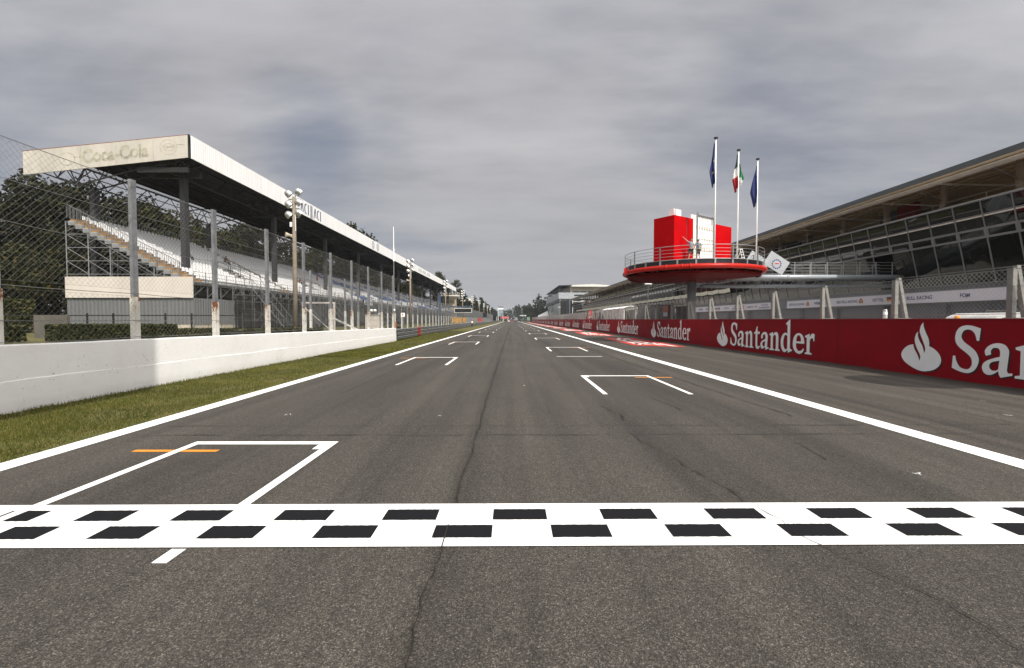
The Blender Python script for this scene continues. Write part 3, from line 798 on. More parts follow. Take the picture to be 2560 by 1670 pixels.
for n, (x, y, z, i) in enumerate(allseats):
    isb = False
    if y > 92:
        u = math.sin(y * .21 + i * .55) + .8 * math.sin(y * .083 - i * .9 + 1.3) + .5 * math.sin(i * 1.9 + y * .04)
        isb = u > .25
    if n < 90 and not isb: link('seat', seat_me, G, (x, y, z))
    else: (blue if isb else white).add([(x + a, y + b, z + cc) for a, b, cc in sv], sf)
o = white.build('white_seat', seat_w, G); o['kind'] = 'stuff'
o = blue.build('blue_seat', seat_b, G); o['kind'] = 'stuff'
# front railing, kick board, frame posts below
mb = MB(); y = Y0
while y <= Y1:
    mb.bar((GX + .1, y, 5.35), (GX + .1, y, 6.55), .03, 4); y += 1.63
for z in (6.52, 6.15): mb.bar((GX + .1, Y0, z), (GX + .1, Y1, z), .025, 4)
mb.bar((GX + .12, Y0, 5.5), (GX + .12, Y1, 5.5), .09, 4)
mb.build('front_railing', steel, G)
mb = MB(); y = Y0
while y <= Y1:
    mb.bar((GX, y, 1.0), (GX, y, 5.5), .055, 4); mb.bar((GX - 2.7, y, 1.0), (GX - 2.7, y, 6.7), .05, 4)
    mb.bar((GX, y, 4.15), (GX - .02, y + 1.9, 5.4), .03, 4); y += 2.04
for z in (4.1, 2.9): mb.bar((GX, Y0 + 6.5, z), (GX, Y1, z), .05, 4)
mb.build('front_frame', steel, G)
MB().box(-41.5, -34.2, Y0 + 3, Y1, 1.0, 5.2).build('undercroft_wall', simple('undercroft grey', (.16, .16, .16), .8, var=.4, vscale=.6), G)
MB().box(-33.8, -29.98, Y0, 49.4, 1.0, 1.52).build('footing', simple('pale footing', (.42, .37, .30), .9), G)
# corrugated ground floor enclosure
def corr(mb, p, q, z0, z1, pitch, dep):
    p = Vector(p); q = Vector(q); L_ = (q - p).length; d = (q - p) / L_; nn = Vector((d.y, -d.x)); n = int(L_ / pitch * 4); P = []
    for i in range(n + 1):
        o_ = (0, dep, dep, 0)[i % 4]; P.append(p + d * (L_ * i / n) + nn * o_)
    for a, b in zip(P[:-1], P[1:]): mb.quad((a.x, a.y, z0), (b.x, b.y, z0), (b.x, b.y, z1), (a.x, a.y, z1))
mb = MB(); corr(mb, (-41.9, Y0), (GX + .03, Y0), 1.5, 4.02, .36, .03); corr(mb, (GX + .03, Y0), (GX + .03, 49.4), 1.5, 4.02, .36, .05)
mb.build('corrugated_cladding', grey_corr, G)
MB().box(-41.92, GX + .06, Y0 - .12, Y0 - .04, 4.03, 6.0).build('end_panel', cream, G)
MB().box(-41.92, GX + .06, Y0 - .14, Y0 - .03, 3.95, 4.03).build('end_panel_trim', truss_m, G)
# scaffold of the end face
mb = MB()
xs = [-41.85 + 2.05 * k for k in range(6)]
for yy in (Y0 + .05, Y0 + 2.6, Y0 + 5.6, Y0 + 9.5):
    for k, x in enumerate(xs):
        top = 5.63 + DZ * max(0, (GX - x) / DX) - .5
        mb.bar((x, yy, 1), (x, yy, top), .042, 5)
        if k < 5:
            z = 6.0
            while z < top:
                zn = z + 1.25
                x2 = x
                # right hand neighbour is lower: stop where the tiers are
                tt = 5.63 + DZ * max(0, (GX - xs[k + 1]) / DX) - .5
                mb.bar((x, yy, min(z + .25, top)), (xs[k + 1], yy, min(z + .25, tt)), .03, 4)
                if z + .3 < tt: mb.bar((x, yy, min(zn + .25, top)), (xs[k + 1], yy, z + .25), .028, 4)
                z = zn
            mb.bar((x, yy, top), (xs[k + 1], yy, top - 1.05), .03, 4); mb.bar((x, yy, top - 1.0), (x + 1.0, yy, top - .5), .026, 4)
mb.build('scaffold', steel_l, G)
# end railing up the stair
mb = MB()
def rz_(x): return 5.63 + DZ * (GX - x) / DX
x = -41.6
while x < GX - .9:
    mb.bar((x, Y0 - .02, rz_(x) - .05), (x, Y0 - .02, rz_(x) + 1.15), .018, 4); x += .17
mb.bar((-41.6, Y0 - .02, rz_(-41.6) + 1.15), (GX - .9, Y0 - .02, rz_(GX - .9) + 1.15), .03, 5)
mb.bar((-41.6, Y0 - .02, rz_(-41.6) - .45), (GX - .4, Y0 - .02, rz_(GX - .4) - .45), .035, 5)
for x in (-39.6, -37.5, -35.4, -33.3, -31.2): mb.bar((x, Y0 - .03, rz_(x) - 1.0), (x, Y0 - .03, rz_(x) + 1.18), .04, 5)
y = Y0
while y < Y1:
    mb.bar((-41.7, y, 11.5), (-41.7, y, 12.6), .02, 4); y += .35
mb.bar((-41.7, Y0, 12.6), (-41.7, Y1, 12.6), .03, 4)
mb.build('end_railing', steel, G)
# vomitory boxes with rails
for v in VOM:
    mb = MB(); x, z = row(2); xb, zb = row(5)
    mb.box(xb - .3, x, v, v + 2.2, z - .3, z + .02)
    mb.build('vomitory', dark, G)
    mb = MB()
    for yy in (v - .06, v + 2.3):
        mb.bar((xb - .6, yy, zb + 1.3), (x + 1.0, yy, z + .95), .03, 4); mb.bar((xb - .6, yy, zb + .85), (x + 1.0, yy, z + .5), .025, 4)
        for t_ in (0, .33, .66, 1): xx = xb - .6 + (x + 1.6 - xb) * t_; mb.bar((xx, yy, rz_(xx) - .1), (xx, yy, zb + 1.3 + (z + .95 - zb - 1.3) * t_), .025, 4)
    mb.bar((xb - .6, v - .06, zb + 1.3), (xb - .6, v + 2.3, zb + 1.3), .03, 4)
    mb.build('vomitory_railing', truss_m, G)
# stair towers in front of the stand
st = MB()
for yy in (0, 1.9):
    st.bar((0, yy, 4.6), (3.6, yy, .15), .05, 4); st.bar((0, yy, 5.6), (3.6, yy, 1.2), .03, 4)
    for q in range(7): xx = q * .6; zz = 4.6 - q * .74; st.bar((xx, yy, max(zz, .1)), (xx, yy, zz + 1.0), .025, 4)
    for xx in (.05, 1.8, 3.55): st.bar((xx, yy, 0), (xx, yy, 4.6 - xx * 1.24 + .1), .045, 4)
    st.bar((.05, yy, .3), (1.8, yy, 2.4), .03, 4); st.bar((.05, yy, 2.2), (3.55, yy, .3), .03, 4)
for q in range(13): xx = .25 + q * .27; zz = 4.4 - q * .335; st.box(xx, xx + .24, .02, 1.88, zz - .03, zz)
for yy in (-1.6, -3.2, 3.5, 5.1):
    for zz in (1.2, 2.4, 3.6, 4.7): st.bar((.3, yy - .8, zz), (.3, yy + .8, zz), .035, 4)
    st.bar((.3, yy - .8, 0), (.3, yy - .8, 4.8), .04, 4); st.bar((.3, yy - .8, 3.6), (.3, yy, 4.7), .025, 4); st.bar((.3, yy, 4.7), (.3, yy + .8, 3.6), .025, 4)
    st.box(.2, 1.7, yy - .7, yy + .7, 3.55, 3.6)
    for q in range(5): st.box(.25 + q * .28, .5 + q * .28, yy - .7, yy + .7, 3.2 - q * .55, 3.24 - q * .55)
st_me = st.mesh('stair_tower', steel)
y = 52.0
while y < 235: link('stair_tower', st_me, G, (-29.6, y, 1.0)); y += 9.8
# columns
cm_ = MB().box(-.24, .24, -.3, .3, 0, 1).mesh('column', column_m)
CY = [45.4 + 17.0 * k for k in range(12)]
for y in CY:
    link('column', cm_, G, (-32.35, y, 1.0), scale=(1, 1, 15.2)); link('column', cm_, G, (-41.2, y, 1.0), scale=(1, 1, 13.9))
# roof: white fascia, dark underside, trusses
def rtop(x): return 19.2 - (GX - x) * (1.55 / 15.6)
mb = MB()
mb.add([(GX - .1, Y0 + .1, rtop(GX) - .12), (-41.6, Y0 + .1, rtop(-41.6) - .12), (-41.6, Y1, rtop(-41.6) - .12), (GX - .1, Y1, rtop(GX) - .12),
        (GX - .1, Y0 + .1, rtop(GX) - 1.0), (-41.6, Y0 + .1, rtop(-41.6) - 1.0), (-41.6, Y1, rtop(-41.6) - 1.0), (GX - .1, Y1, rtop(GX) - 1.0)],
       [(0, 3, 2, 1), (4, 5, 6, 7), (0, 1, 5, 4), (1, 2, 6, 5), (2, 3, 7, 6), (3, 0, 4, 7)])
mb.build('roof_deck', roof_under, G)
FR = MB()
FR.add([(GX, Y0 + .25, 17.08), (GX, Y1, 17.08), (GX, Y1, 19.2), (GX, Y0 + .25, 19.2), (GX - .09, Y0 + .25, 17.08), (GX - .09, Y1, 17.08), (GX - .09, Y1, 19.2), (GX - .09, Y0 + .25, 19.2)],
       [(0, 1, 2, 3), (5, 4, 7, 6), (3, 2, 6, 7), (4, 5, 1, 0), (0, 3, 7, 4), (1, 5, 6, 2)])
FR.build('front_fascia', fascia_m, G)
FS = MB()
a_, b_ = GX - .22, -45.6
FS.add([(a_, Y0, 17.1), (b_, Y0, rtop(b_) - 2.15), (b_, Y0, rtop(b_)), (a_, Y0, rtop(a_)), (a_, Y0 + .09, 17.1), (b_, Y0 + .09, rtop(b_) - 2.15), (b_, Y0 + .09, rtop(b_)), (a_, Y0 + .09, rtop(a_))],
       [(1, 0, 3, 2), (4, 5, 6, 7), (2, 3, 7, 6), (0, 1, 5, 4), (3, 0, 4, 7), (1, 2, 6, 5)])
FS.build('side_fascia', simple('weathered cream fascia', (.45, .42, .37), .7, var=.16, vscale=.8, stretch=(1, 1, .3)), G)
mb = MB(); mb.bar((a_ + .05, Y0 + .02, rtop(a_) + .03), (b_ - .1, Y0 + .02, rtop(b_) + .03), .035, 4); mb.build('rusty_edge_trim', simple('rusty trim', (.20, .07, .04), .8), G)
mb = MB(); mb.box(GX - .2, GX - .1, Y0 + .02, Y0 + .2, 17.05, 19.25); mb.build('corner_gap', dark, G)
mb = MB()
for y in CY + [Y0 + .6]:
    zb = lambda x: rtop(x) - 2.3
    for xa, xb in ((-30.4, -45.0),):
        mb.bar((xa, y, rtop(xa) - 1.05), (xb, y, rtop(xb) - 1.05), .09, 4)
        mb.bar((xa - .3, y, zb(xa) + .25), (-36, y, zb(-36) - .25), .08, 4); mb.bar((-36, y, zb(-36) - .25), (-41.2, y, zb(-41.2) - 1.1), .08, 4); mb.bar((-41.2, y, zb(-41.2) - 1.1), (-44.8, y, zb(-44.8) + .6), .08, 4)
        q = [(-30.7, .3), (-32.35, -.1), (-34.2, -.1), (-36, -.25), (-38.6, -.7), (-41.2, -1.1), (-43, -.2), (-44.8, .6)]
        for (p1, d1), (p2, d2) in zip(q[:-1], q[1:]):
            xm = (p1 + p2) / 2
            mb.bar((p1, y, zb(p1) + d1), (xm, y, rtop(xm) - 1.05), .05, 4); mb.bar((xm, y, rtop(xm) - 1.05), (p2, y, zb(p2) + d2), .05, 4)
    mb.box(-35.4, -29.9 - .7, y - .13, y + .13, 15.9, 16.35)
for xx, zt in ((-32.35, 17.6), (-41.2, 16.7), (-36.5, 17.3)):
    mb.bar((xx, Y0 + .5, zt - .1), (xx, Y1, zt - .1), .07, 4); mb.bar((xx, Y0 + .5, zt - 1.7), (xx, Y1, zt - 1.7), .07, 4)
    y = Y0 + .5; f_ = True
    while y < Y1 - 2: mb.bar((xx, y, zt - (1.7 if f_ else .1)), (xx, y + 1.7, zt - (.1 if f_ else 1.7)), .045, 4); f_ = not f_; y += 1.7
for k in range(9):
    xx = -31.5 - 1.55 * k
    mb.bar((xx, Y0 + .3, rtop(xx) - 1.06), (xx, Y1, rtop(xx) - 1.06), .06, 4)
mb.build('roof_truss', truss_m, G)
# lettering and emblems on the fascias
for yc, in ((65.3,), (69.6,)):
    mb = MB(); hh = 1.62; zb_ = 17.3; X_ = GX + .012
    def P(a, b): return (X_, yc + (a) * 2.55, zb_ + b * hh)
    # stroke letters: open A (roof shape), C, I
    def stroke(pts, w):
        for (p, q) in zip(pts[:-1], pts[1:]):
            d = Vector((q[0] - p[0], q[1] - p[1])); d.normalize(); nn = Vector((-d.y, d.x * 1.0)) * w
            mb.quad(P(p[0] - nn.x, p[1] - nn.y), P(q[0] - nn.x, q[1] - nn.y), P(q[0] + nn.x, q[1] + nn.y), P(p[0] + nn.x, p[1] + nn.y))
    stroke([(.0, .02), (.17, .95)], .05); stroke([(.17, .97), (.31, .12)], .05)
    arc = [(.64 + .15 * math.cos(t_), .5 + .42 * math.sin(t_)) for t_ in [R(d) for d in range(60, 305, 20)]]
    stroke(arc, .055); stroke([(.95, .03), (.95, .97)], .055)
    mb.build('fascia_lettering', blue_txt, G)
MB().box(GX + .005, GX + .03, 68.35, 69.1, 17.15, 19.0).build('fascia_patch', grey_txt, G)
for yc in (99.2, 102.6):
    mb = MB(); cz = 18.15
    def ring(r0, r1, n=28):
        for i in range(n):
            t0, t1 = 2 * PI * i / n, 2 * PI * (i + 1) / n
            mb.quad(*[(GX + .012, yc + r * math.cos(t_) * 1.0, cz + r * math.sin(t_)) for r, t_ in ((r0, t0), (r1, t0), (r1, t1), (r0, t1))])
    ring(.62, .86); ring(.38, .47)
    for dx in (-.2, 0, .2): mb.quad((GX + .012, yc + dx - .04, cz - .3), (GX + .012, yc + dx + .04, cz - .3), (GX + .012, yc + dx + .04, cz + .3), (GX + .012, yc + dx - .04, cz + .3))
    mb.build('fascia_emblem', grey_txt, G)
for (ya, yb) in ((137, 139), (139.6, 141), (147, 153), (154, 160), (162, 168), (198, 199.5), (203, 204)):
    MB().box(GX + .004, GX + .012, ya, yb, 17.6 if yb - ya > 2 else 17.3, 18.6 if yb - ya > 2 else 19.0).build('faded_sign', simple('faint fascia print', (.58, .59, .60), .8), G)
ang = Vector((1, 0, 1.55 / 15.6)).normalized()
flat_text('fascia_lettering', 'Coca-Cola', fade_txt, G, (-40.05, Y0 - .006, 16.62), ang, (0, 0, 1), 1.2, .045, 1.0, 6.2)
mb = MB()
def ell(cx, cz, rx, rz, w, n=30):
    for i in range(n):
        t0, t1 = 2 * PI * i / n, 2 * PI * (i + 1) / n
        mb.quad(*[(cx + (rx + d) * math.cos(t_), Y0 - .006, cz + (rz + d) * math.sin(t_)) for d, t_ in ((0, t0), (w, t0), (w, t1), (0, t1))])
ell(-32.0, 18.05, .78, .66, .05); ell(-32.0, 18.05, .66, .30, .04); mb.box(-31.3, -30.5, Y0 - .006, Y0 - .005, 18.25, 18.31)
ell(-41.5, 16.95, .7, .55, .06); mb.box(-40.9, -40.2, Y0 - .006, Y0 - .005, 17.1, 17.17); mb.box(-40.32, -40.24, Y0 - .006, Y0 - .005, 17.1, 17.7)
for x_ in (-33.45, -36.9, -40.2): mb.box(x_, x_ + .03, Y0 - .005, Y0 - .004, rtop(x_) - 2.0, rtop(x_) - .1)
mb.build('faded_emblem', fade_txt, G)
mb = MB()
for (a, b) in ((-32.55, -31.45),):
    pass
flat_text('faded_emblem_lettering', 'Coca', fade_txt, G, (-32.5, Y0 - .008, 17.93), ang, (0, 0, 1), .28, .01, 1, 1.05)

for (xx, yy, hh) in ((-30.6, 192, 3.0), (-31.5, 196, 1.8), (-33, 214, 2.4), (-36, 236, 3.4), (-34.5, 232, 2.2)):
    MB().bar((xx, yy, 18.4), (xx, yy, 19.1 + hh), .05, 5).build('roof_antenna', truss_m, G)
mb = MB(); mb.box(-30.5, -30.2, 84.3, 85.2, 19.2, 19.32); mb.bar((-30.3, 84.8, 19.3), (-29.7, 84.7, 19.4), .07, 5); mb.build('roof_lamp', truss_m, G)

# ------------------------------------------------------------------ floodlight masts
def mast():
    t = thing('floodlight_mast', '', 'floodlight mast', (-14.6, 30.8, 0), 'floodlight masts along the track')
    mb = MB(); mb.tube([(0, 0, .9), (0, 0, 5), (0, 0, 10.2)], [.17, .145, .10], 10); mb.build('pole', pole_tan, t, True)
    mb = MB()
    for z in (9.05, 9.65, 10.25): mb.bar((-.36, 0, z - .22), (.36, 0, z - .22), .035, 6)
    mb.bar((.1, 0, 9), (.1, 0, 10.3), .03, 6)
    mb.build('crossarm', post_grey, t)
    for k, z in enumerate((9.02, 9.72, 10.42)):
        for s in (-1, 1):
            ax = Vector((.62 + .1 * s, .62 - .3 * (s < 0), -.5)).normalized()
            cpos = Vector((.31 * s, .05 * s, z + (.12 if s > 0 else -.04)))
            mb = MB(); mb.lathe([(.03, -.26), (.12, -.25), (.205, -.16), (.245, -.03), (.25, .09), (.262, .10), (.262, .13)], cpos, 16, ax)
            l = mb.build('lamp', lamp_silver, t, True)
            mb = MB(); mb.lathe([(.235, .131), (.20, .15), (.05, .165)], cpos, 16, ax); mb.build('lens', lamp_glass, l, True)
    mb = MB()
    ax = Vector((-.8, -.6, .05)).normalized(); mb.lathe([(.07, -.30), (.08, -.05), (.19, .22)], (-.30, -.12, 7.62), 12, ax); mb.bar((0, 0, 7.45), (-.25, -.1, 7.55), .03, 5); mb.build('horn_speaker', simple('beige horn', (.45, .38, .30), .6), t)
    mb = MB(); mb.box(-.26, -.13, -.09, .09, 8.2, 8.5); mb.bar((.14, -.1, 7.9), (.13, -.1, 9.0), .02, 5); mb.build('junction_box', white_m, t)
    return t
mt = mast()
mlab = ['nearest tan floodlight mast with six silver lamps, standing behind the white wall', 'second floodlight mast, rising behind the steel barrier with a bracket and speakers', 'third floodlight mast, in front of the far end of the grandstand roof', 'fourth floodlight mast, just right of the grandstand roof end', 'fifth floodlight mast, in front of the small white roofed stand', 'sixth floodlight mast, beyond the small white roofed stand', 'seventh floodlight mast along the far trees', 'eighth floodlight mast along the far trees', 'ninth and farthest floodlight mast, near the white tower']
for k in range(1, 9): copy_tree(mt, (-14.6, 30.8 + 35 * k, 0), mlab[k])
mt['label'] = mlab[0]

# antenna mast, F sign, gantry with display, small boxes
t = thing('antenna_mast', 'thin white antenna mast at the end of the white wall', 'antenna mast', (-10.98, 42.6, 0))
mb = MB(); mb.tube([(0, 0, 0), (0, 0, 7.4)], [.045, .03], 8); mb.build('pole', steel_l, t)
mb = MB(); mb.tube([(0, 0, 7.4), (0, 0, 8.6), (0, 0, 8.65), (0, 0, 10.6)], [.07, .06, .045, .03], 8); mb.bar((0, 0, 8.4), (.14, 0, 8.5), .02); mb.build('whip', white_m, t)
mb = MB(); mb.lathe([(.02, -.12), (.09, -.08), (.12, 0), (.09, .08), (.02, .12)], (0, 0, 2.85), 12); mb.build('globe', white_m, t, True)
mb = MB(); mb.tube([(.12, 0, 0), (.12, 0, 1.75)], .06, 8); mb.build('orange_sleeve', simple('orange sleeve', (.42, .13, .03), .6), t)
t = thing('letter_sign', 'small square white sign with a red letter F on a grey post', 'sign', (-11.6, 48.6, 0))
MB().box(-.045, .045, .03, .1, 0, 2.6).build('post', post_grey, t)
MB().box(-.21, .21, 0, .03, 2.27, 2.69).build('board', white_m, t)
flat_text('letter', 'F', red_txt, t, (-.10, -.004, 2.34), (1, 0, 0), (0, 0, 1), .28, .03)
t = thing('display_gantry', 'dark blue post with an arm carrying a black light panel over the verge', 'gantry', (-14.5, 91.5, 0))
MB().box(-.27, .27, -.27, .27, .6, 7.0).build('post', navy_post, t)
MB().box(.2, 6.95, -.13, .13, 4.42, 4.66).build('arm', navy_post, t)
mb = MB(); mb.box(3.0, 6.55, -.22, -.06, 3.35, 4.28); mb.bar((3.3, -.1, 4.2), (3.3, -.1, 4.5), .04); mb.bar((6.2, -.1, 4.2), (6.2, -.1, 4.5), .04); fr = mb.build('panel_frame', simple('panel frame grey', (.45, .45, .42), .5), t)
MB().box(3.12, 6.43, -.235, -.215, 3.45, 4.16).build('display', black_m, fr)
# gate frame and stored things behind the wall
t = thing('gate_frame', 'open cream painted gate frame behind the second row of fence posts', 'gate', (-14.0, 30.6, .9))
mb = MB()
for x in (0, 2.1): mb.box(x - .05, x + .05, -.05, .05, 0, 2.25)
mb.box(.05, 2.05, -.045, .045, 2.15, 2.24); mb.bar((.1, 0, 1.9), (1.9, 0, .3), .03); mb.build('frame', cream, t)
l3 = lattice(2.0, 2.1, .12, .004); ml = MB(); ml.add([(y_ + .05, x_, z_ + .03) for x_, y_, z_ in l3.v], l3.f); ml.build('mesh', wire, t)
t = thing('utility_cabinet', 'cream utility cabinet standing behind the white wall near its far end', 'cabinet', (-12.4, 38.4, .9))
MB().box(0, 1.25, 0, .8, 0, 1.42).build('body', cream, t); MB().box(-.05, 1.3, -.05, .85, 1.42, 1.49).build('lid', concrete, t)
for (y_, z_, lab) in ((0, 0, 'white framed banner hung on the grandstand front rail, nearer one'), (2.6, .0, 'white framed banner hung on the grandstand front rail, farther lower one'), (2.6, .9, 'white framed banner hung on the grandstand front rail, farther upper one')):
    t = thing('framed_banner', lab, 'banner', (-29.3, 91 + y_, 5.0 + z_)); mb = MB()
    for zz in (0, .8): mb.bar((0, 0, zz), (0, 2.2, zz), .07)
    for yy in (0, 1.1, 2.2): mb.bar((0, yy, 0), (0, yy, .8), .07)
    mb.build('frame', white_m, t); MB().box(-.01, .01, .05, 2.15, .05, .75).build('cloth', grey_txt, t)
t = thing('globe_lamp', 'pair of frosted globe lamps on a thin dark pole above the cabinet', 'lamp', (-12.0, 37.2, .9))
mb = MB(); mb.tube([(0, 0, 0), (0, 0, 2.2), (-.1, 0, 2.75)], .035, 6); mb.bar((0, 0, 1.7), (.75, 0, 1.75), .025); mb.build('pole', truss_m, t)
mb = MB()
for x in (.55, .85): mb.lathe([(.02, -.13), (.11, -.08), (.15, 0), (.11, .09), (.02, .13)], (x, 0, 1.8), 12)
mb.build('globe', white_m, t, True)
t = tag(MB().bar((-13.0, 33.0, 2.1), (-12.2, 36.6, 1.05), .09, 4).build('leaning_plank', white_m), 'long white plank leaning behind the wall beside the gate frame', 'plank')
for (x, y, w, h, z, m, lab, cat) in ((-12.25, 97, 1.1, 1.2, 1.25, ochre, 'first of three yellow marker boards on the fence beyond the gantry', 'marker board'), (-12.25, 106, 1.1, 1.2, 1.25, ochre, 'second of three yellow marker boards on the fence beyond the gantry', 'marker board'), (-12.25, 117, 1.1, 1.2, 1.25, ochre, 'third of three yellow marker boards on the fence beyond the gantry', 'marker board'), (-12.2, 170, 2.2, 1.3, 1.2, simple('red board', (.35, .05, .05), .6), 'faded red marker board on the fence near the dark display', 'marker board'), (-12.0, 200, 2.3, 2.0, 3.0, black_m, 'dark electronic display on a post by the far barrier', 'display')):
    t = thing('trackside_board', lab, cat, (x, y, 0))
    MB().box(-w / 2, w / 2, -.03, .03, z, z + h).build('panel', m, t)
    MB().box(-.05, .05, .03, .1, .3, z + h).build('post', post_grey, t)

# tyre racks / dark grille behind barrier
t = thing('scaffold_bench', 'stack of dark bleacher benches behind the steel barrier beside the second mast', 'bleacher', (-14.2, 52, .8))
mb = MB()
for k in range(4): mb.box(-.2 - k * .35, .15 - k * .35, 0, 7.5, .35 + k * .5, .43 + k * .5); mb.box(-.2 - k * .35, -.1 - k * .35, .02, 7.4, .05 + k * .5, .3 + k * .5)
mb.build('bench', truss_m, t)
mb = MB()
for y_ in (0, 2.5, 5, 7.5): MB().bar((.15, y_, .3), (-1.4, y_, 2.1), .05).bar((-1.3, y_, 0), (-1.3, y_, 2.2), .05).build('frame', steel, t)

# far left buildings
t = thing('control_building', 'control building with a curved cream underside and white railing, right of the grandstand', 'building', (-34.6, 256, 3.9))
mb = MB(); n = 24
for i in range(n):
    a0, a1 = PI * i / n, PI * (i + 1) / n
    mb.quad(*[(-1 + r * math.cos(a) * 1.0, -r * math.sin(a) * .8, z) for r, z, a in ((6.5, 11.0, a0), (6.5, 11.0, a1), (3.2, 8.6, a1), (3.2, 8.6, a0))])
    mb.quad(*[(-1 + 6.5 * math.cos(a), -6.5 * math.sin(a) * .8, z) for z, a in ((11.0, a0), (11.0, a1), (11.7, a1), (11.7, a0))])
    mb.quad((-1, 0, 11.6), *[(-1 + 6.5 * math.cos(a), -6.5 * math.sin(a) * .8, 11.6) for a in (a0, a1)])
mb.build('curved_gallery', cream, t)
mb = MB(); mb.box(-10, 2.5, 0, 12, -3.9, 11.6); mb.build('wall', simple('warm building wall', (.50, .42, .32), .7), t)
mb = MB()
for i in range(13):
    a = PI * i / 12; p = (-1 + 6.4 * math.cos(a), -6.4 * math.sin(a) * .8); mb.bar((*p, 11.6), (*p, 13.2), .05)
for z in (12.4, 13.2): mb.tube([(-1 + 6.4 * math.cos(PI * i / 12), -6.4 * math.sin(PI * i / 12) * .8, z) for i in range(13)], .04, 5)
mb.build('railing', white_m, t)
t = thing('small_stand', 'smaller grandstand with a white edged roof beyond the control building', 'grandstand', (-27.8, 302, 0))
mb = MB(); mb.add([(0, 0, 14.0), (-13, 0, 13.6), (-13, 66, 13.6), (0, 66, 14.0), (0, 0, 16.1), (-13, 0, 15.7), (-13, 66, 15.7), (0, 66, 16.1)], [(0, 1, 2, 3), (4, 7, 6, 5), (0, 3, 7, 4), (1, 0, 4, 5), (2, 1, 5, 6), (3, 2, 6, 7)])
mb.build('roof', white_panel_m, t)
MB().box(-12.8, -.2, .2, 65.8, 13.3, 13.58).build('ceiling', roof_under, t)
mb = MB(); mb.add([(-1, 2, 2), (-13, 2, 2), (-13, 2, 11), (-1, 2, 5), (-1, 64, 2), (-13, 64, 2), (-13, 64, 11), (-1, 64, 5)], [(0, 1, 2, 3), (7, 6, 5, 4), (3, 2, 6, 7), (0, 3, 7, 4), (1, 5, 6, 2)]); mb.build('tier', truss_m, t)
mb = MB()
for y_ in (3, 23, 43, 63):
    for x_ in (-9.4, -2.4): MB().box(x_, x_ + .4, y_, y_ + .4, 2, 13.6).build('column', column_m, t)
t = thing('screen_fence', 'high grey panel fence running beyond the grandstand', 'fence', (0, 0, 0))
corrm = MB(); corr(corrm, (-13.6, 130), (-13.6, 330), .5, 5.3, 1.6, .08); corrm.build('panel', grey_corr, t)
fp_me = MB().box(-13.5, -13.4, 0, .12, .4, 5.4).mesh('frame_post', post_grey); y_ = 130
while y_ < 330: link('frame_post', fp_me, t, (0, y_, 0)); y_ += 5
t = thing('white_tower', 'grey and white observation tower by the far end of the left barrier', 'tower', (-11, 455, 0))
MB().box(-2.7, 2.7, 0, 4, 5.2, 14.4).build('cabin', simple('tower glass grey', (.22, .27, .30), .3), t)
MB().box(-2.75, 2.75, -.06, 4.1, 12.2, 13.5).build('band', white_m, t); MB().box(-2.8, 2.8, -.2, 4.2, 14.4, 15.1).build('roof', grey_corr, t)
mb = MB(); mb.box(-2.7, -2.3, .2, .6, 0, 5.2); mb.box(2.3, 2.7, .2, .6, 0, 5.2); mb.box(-2.7, -2.3, 3.2, 3.6, 0, 5.2); mb.box(2.3, 2.7, 3.2, 3.6, 0, 5.2); mb.box(-2.72, -2.4, -.07, 4.1, 5, 14.4); mb.build('leg', white_m, t)
t = thing('red_banner_bridge', 'faded red banner on posts over the far left of the track', 'banner', (-7, 452, 0))
mb = MB(); mb.box(-4, -3.8, 0, .2, 0, 5); mb.box(3.8, 4, 0, .2, 0, 5); mb.build('post', post_grey, t)
MB().box(-3.9, 4.4, -.08, -.02, 3.0, 5.0).build('banner', simple('faded red cloth', (.50, .12, .12), .7), t)
t = thing('start_gantry', 'thin dark start light gantry crossing the far end of the straight', 'gantry', (0, 440, 0))
mb = MB(); mb.box(-10.2, -9.8, 0, .4, 0, 8); mb.box(17.6, 18, 0, .4, 0, 8); mb.build('post', truss_m, t)
mb = MB(); mb.bar((-10, .2, 7.6), (17.8, .2, 7.6), .18); mb.bar((-10, .2, 6.4), (17.8, .2, 6.4), .12)
for k in range(18): mb.bar((-10 + 1.54 * k, .2, 6.4), (-9.2 + 1.54 * k, .2, 7.6), .07)
mb.build('beam', truss_m, t)
for k in range(4): MB().box(8.6 + k * 1.5, 9.5 + k * 1.5, -.1, .1, 5.4, 6.3).build('light_box', white_m, t)
t = thing('notice_board', 'black scoreboard on legs beside the far tower', 'scoreboard', (-16, 405, 0))
MB().box(-3, 3, 0, .3, 5, 9).build('board', black_m, t); mb = MB(); mb.box(-2.6, -2.4, .3, .5, 0, 9); mb.box(2.4, 2.6, .3, .5, 0, 9); mb.build('leg', white_m, t)

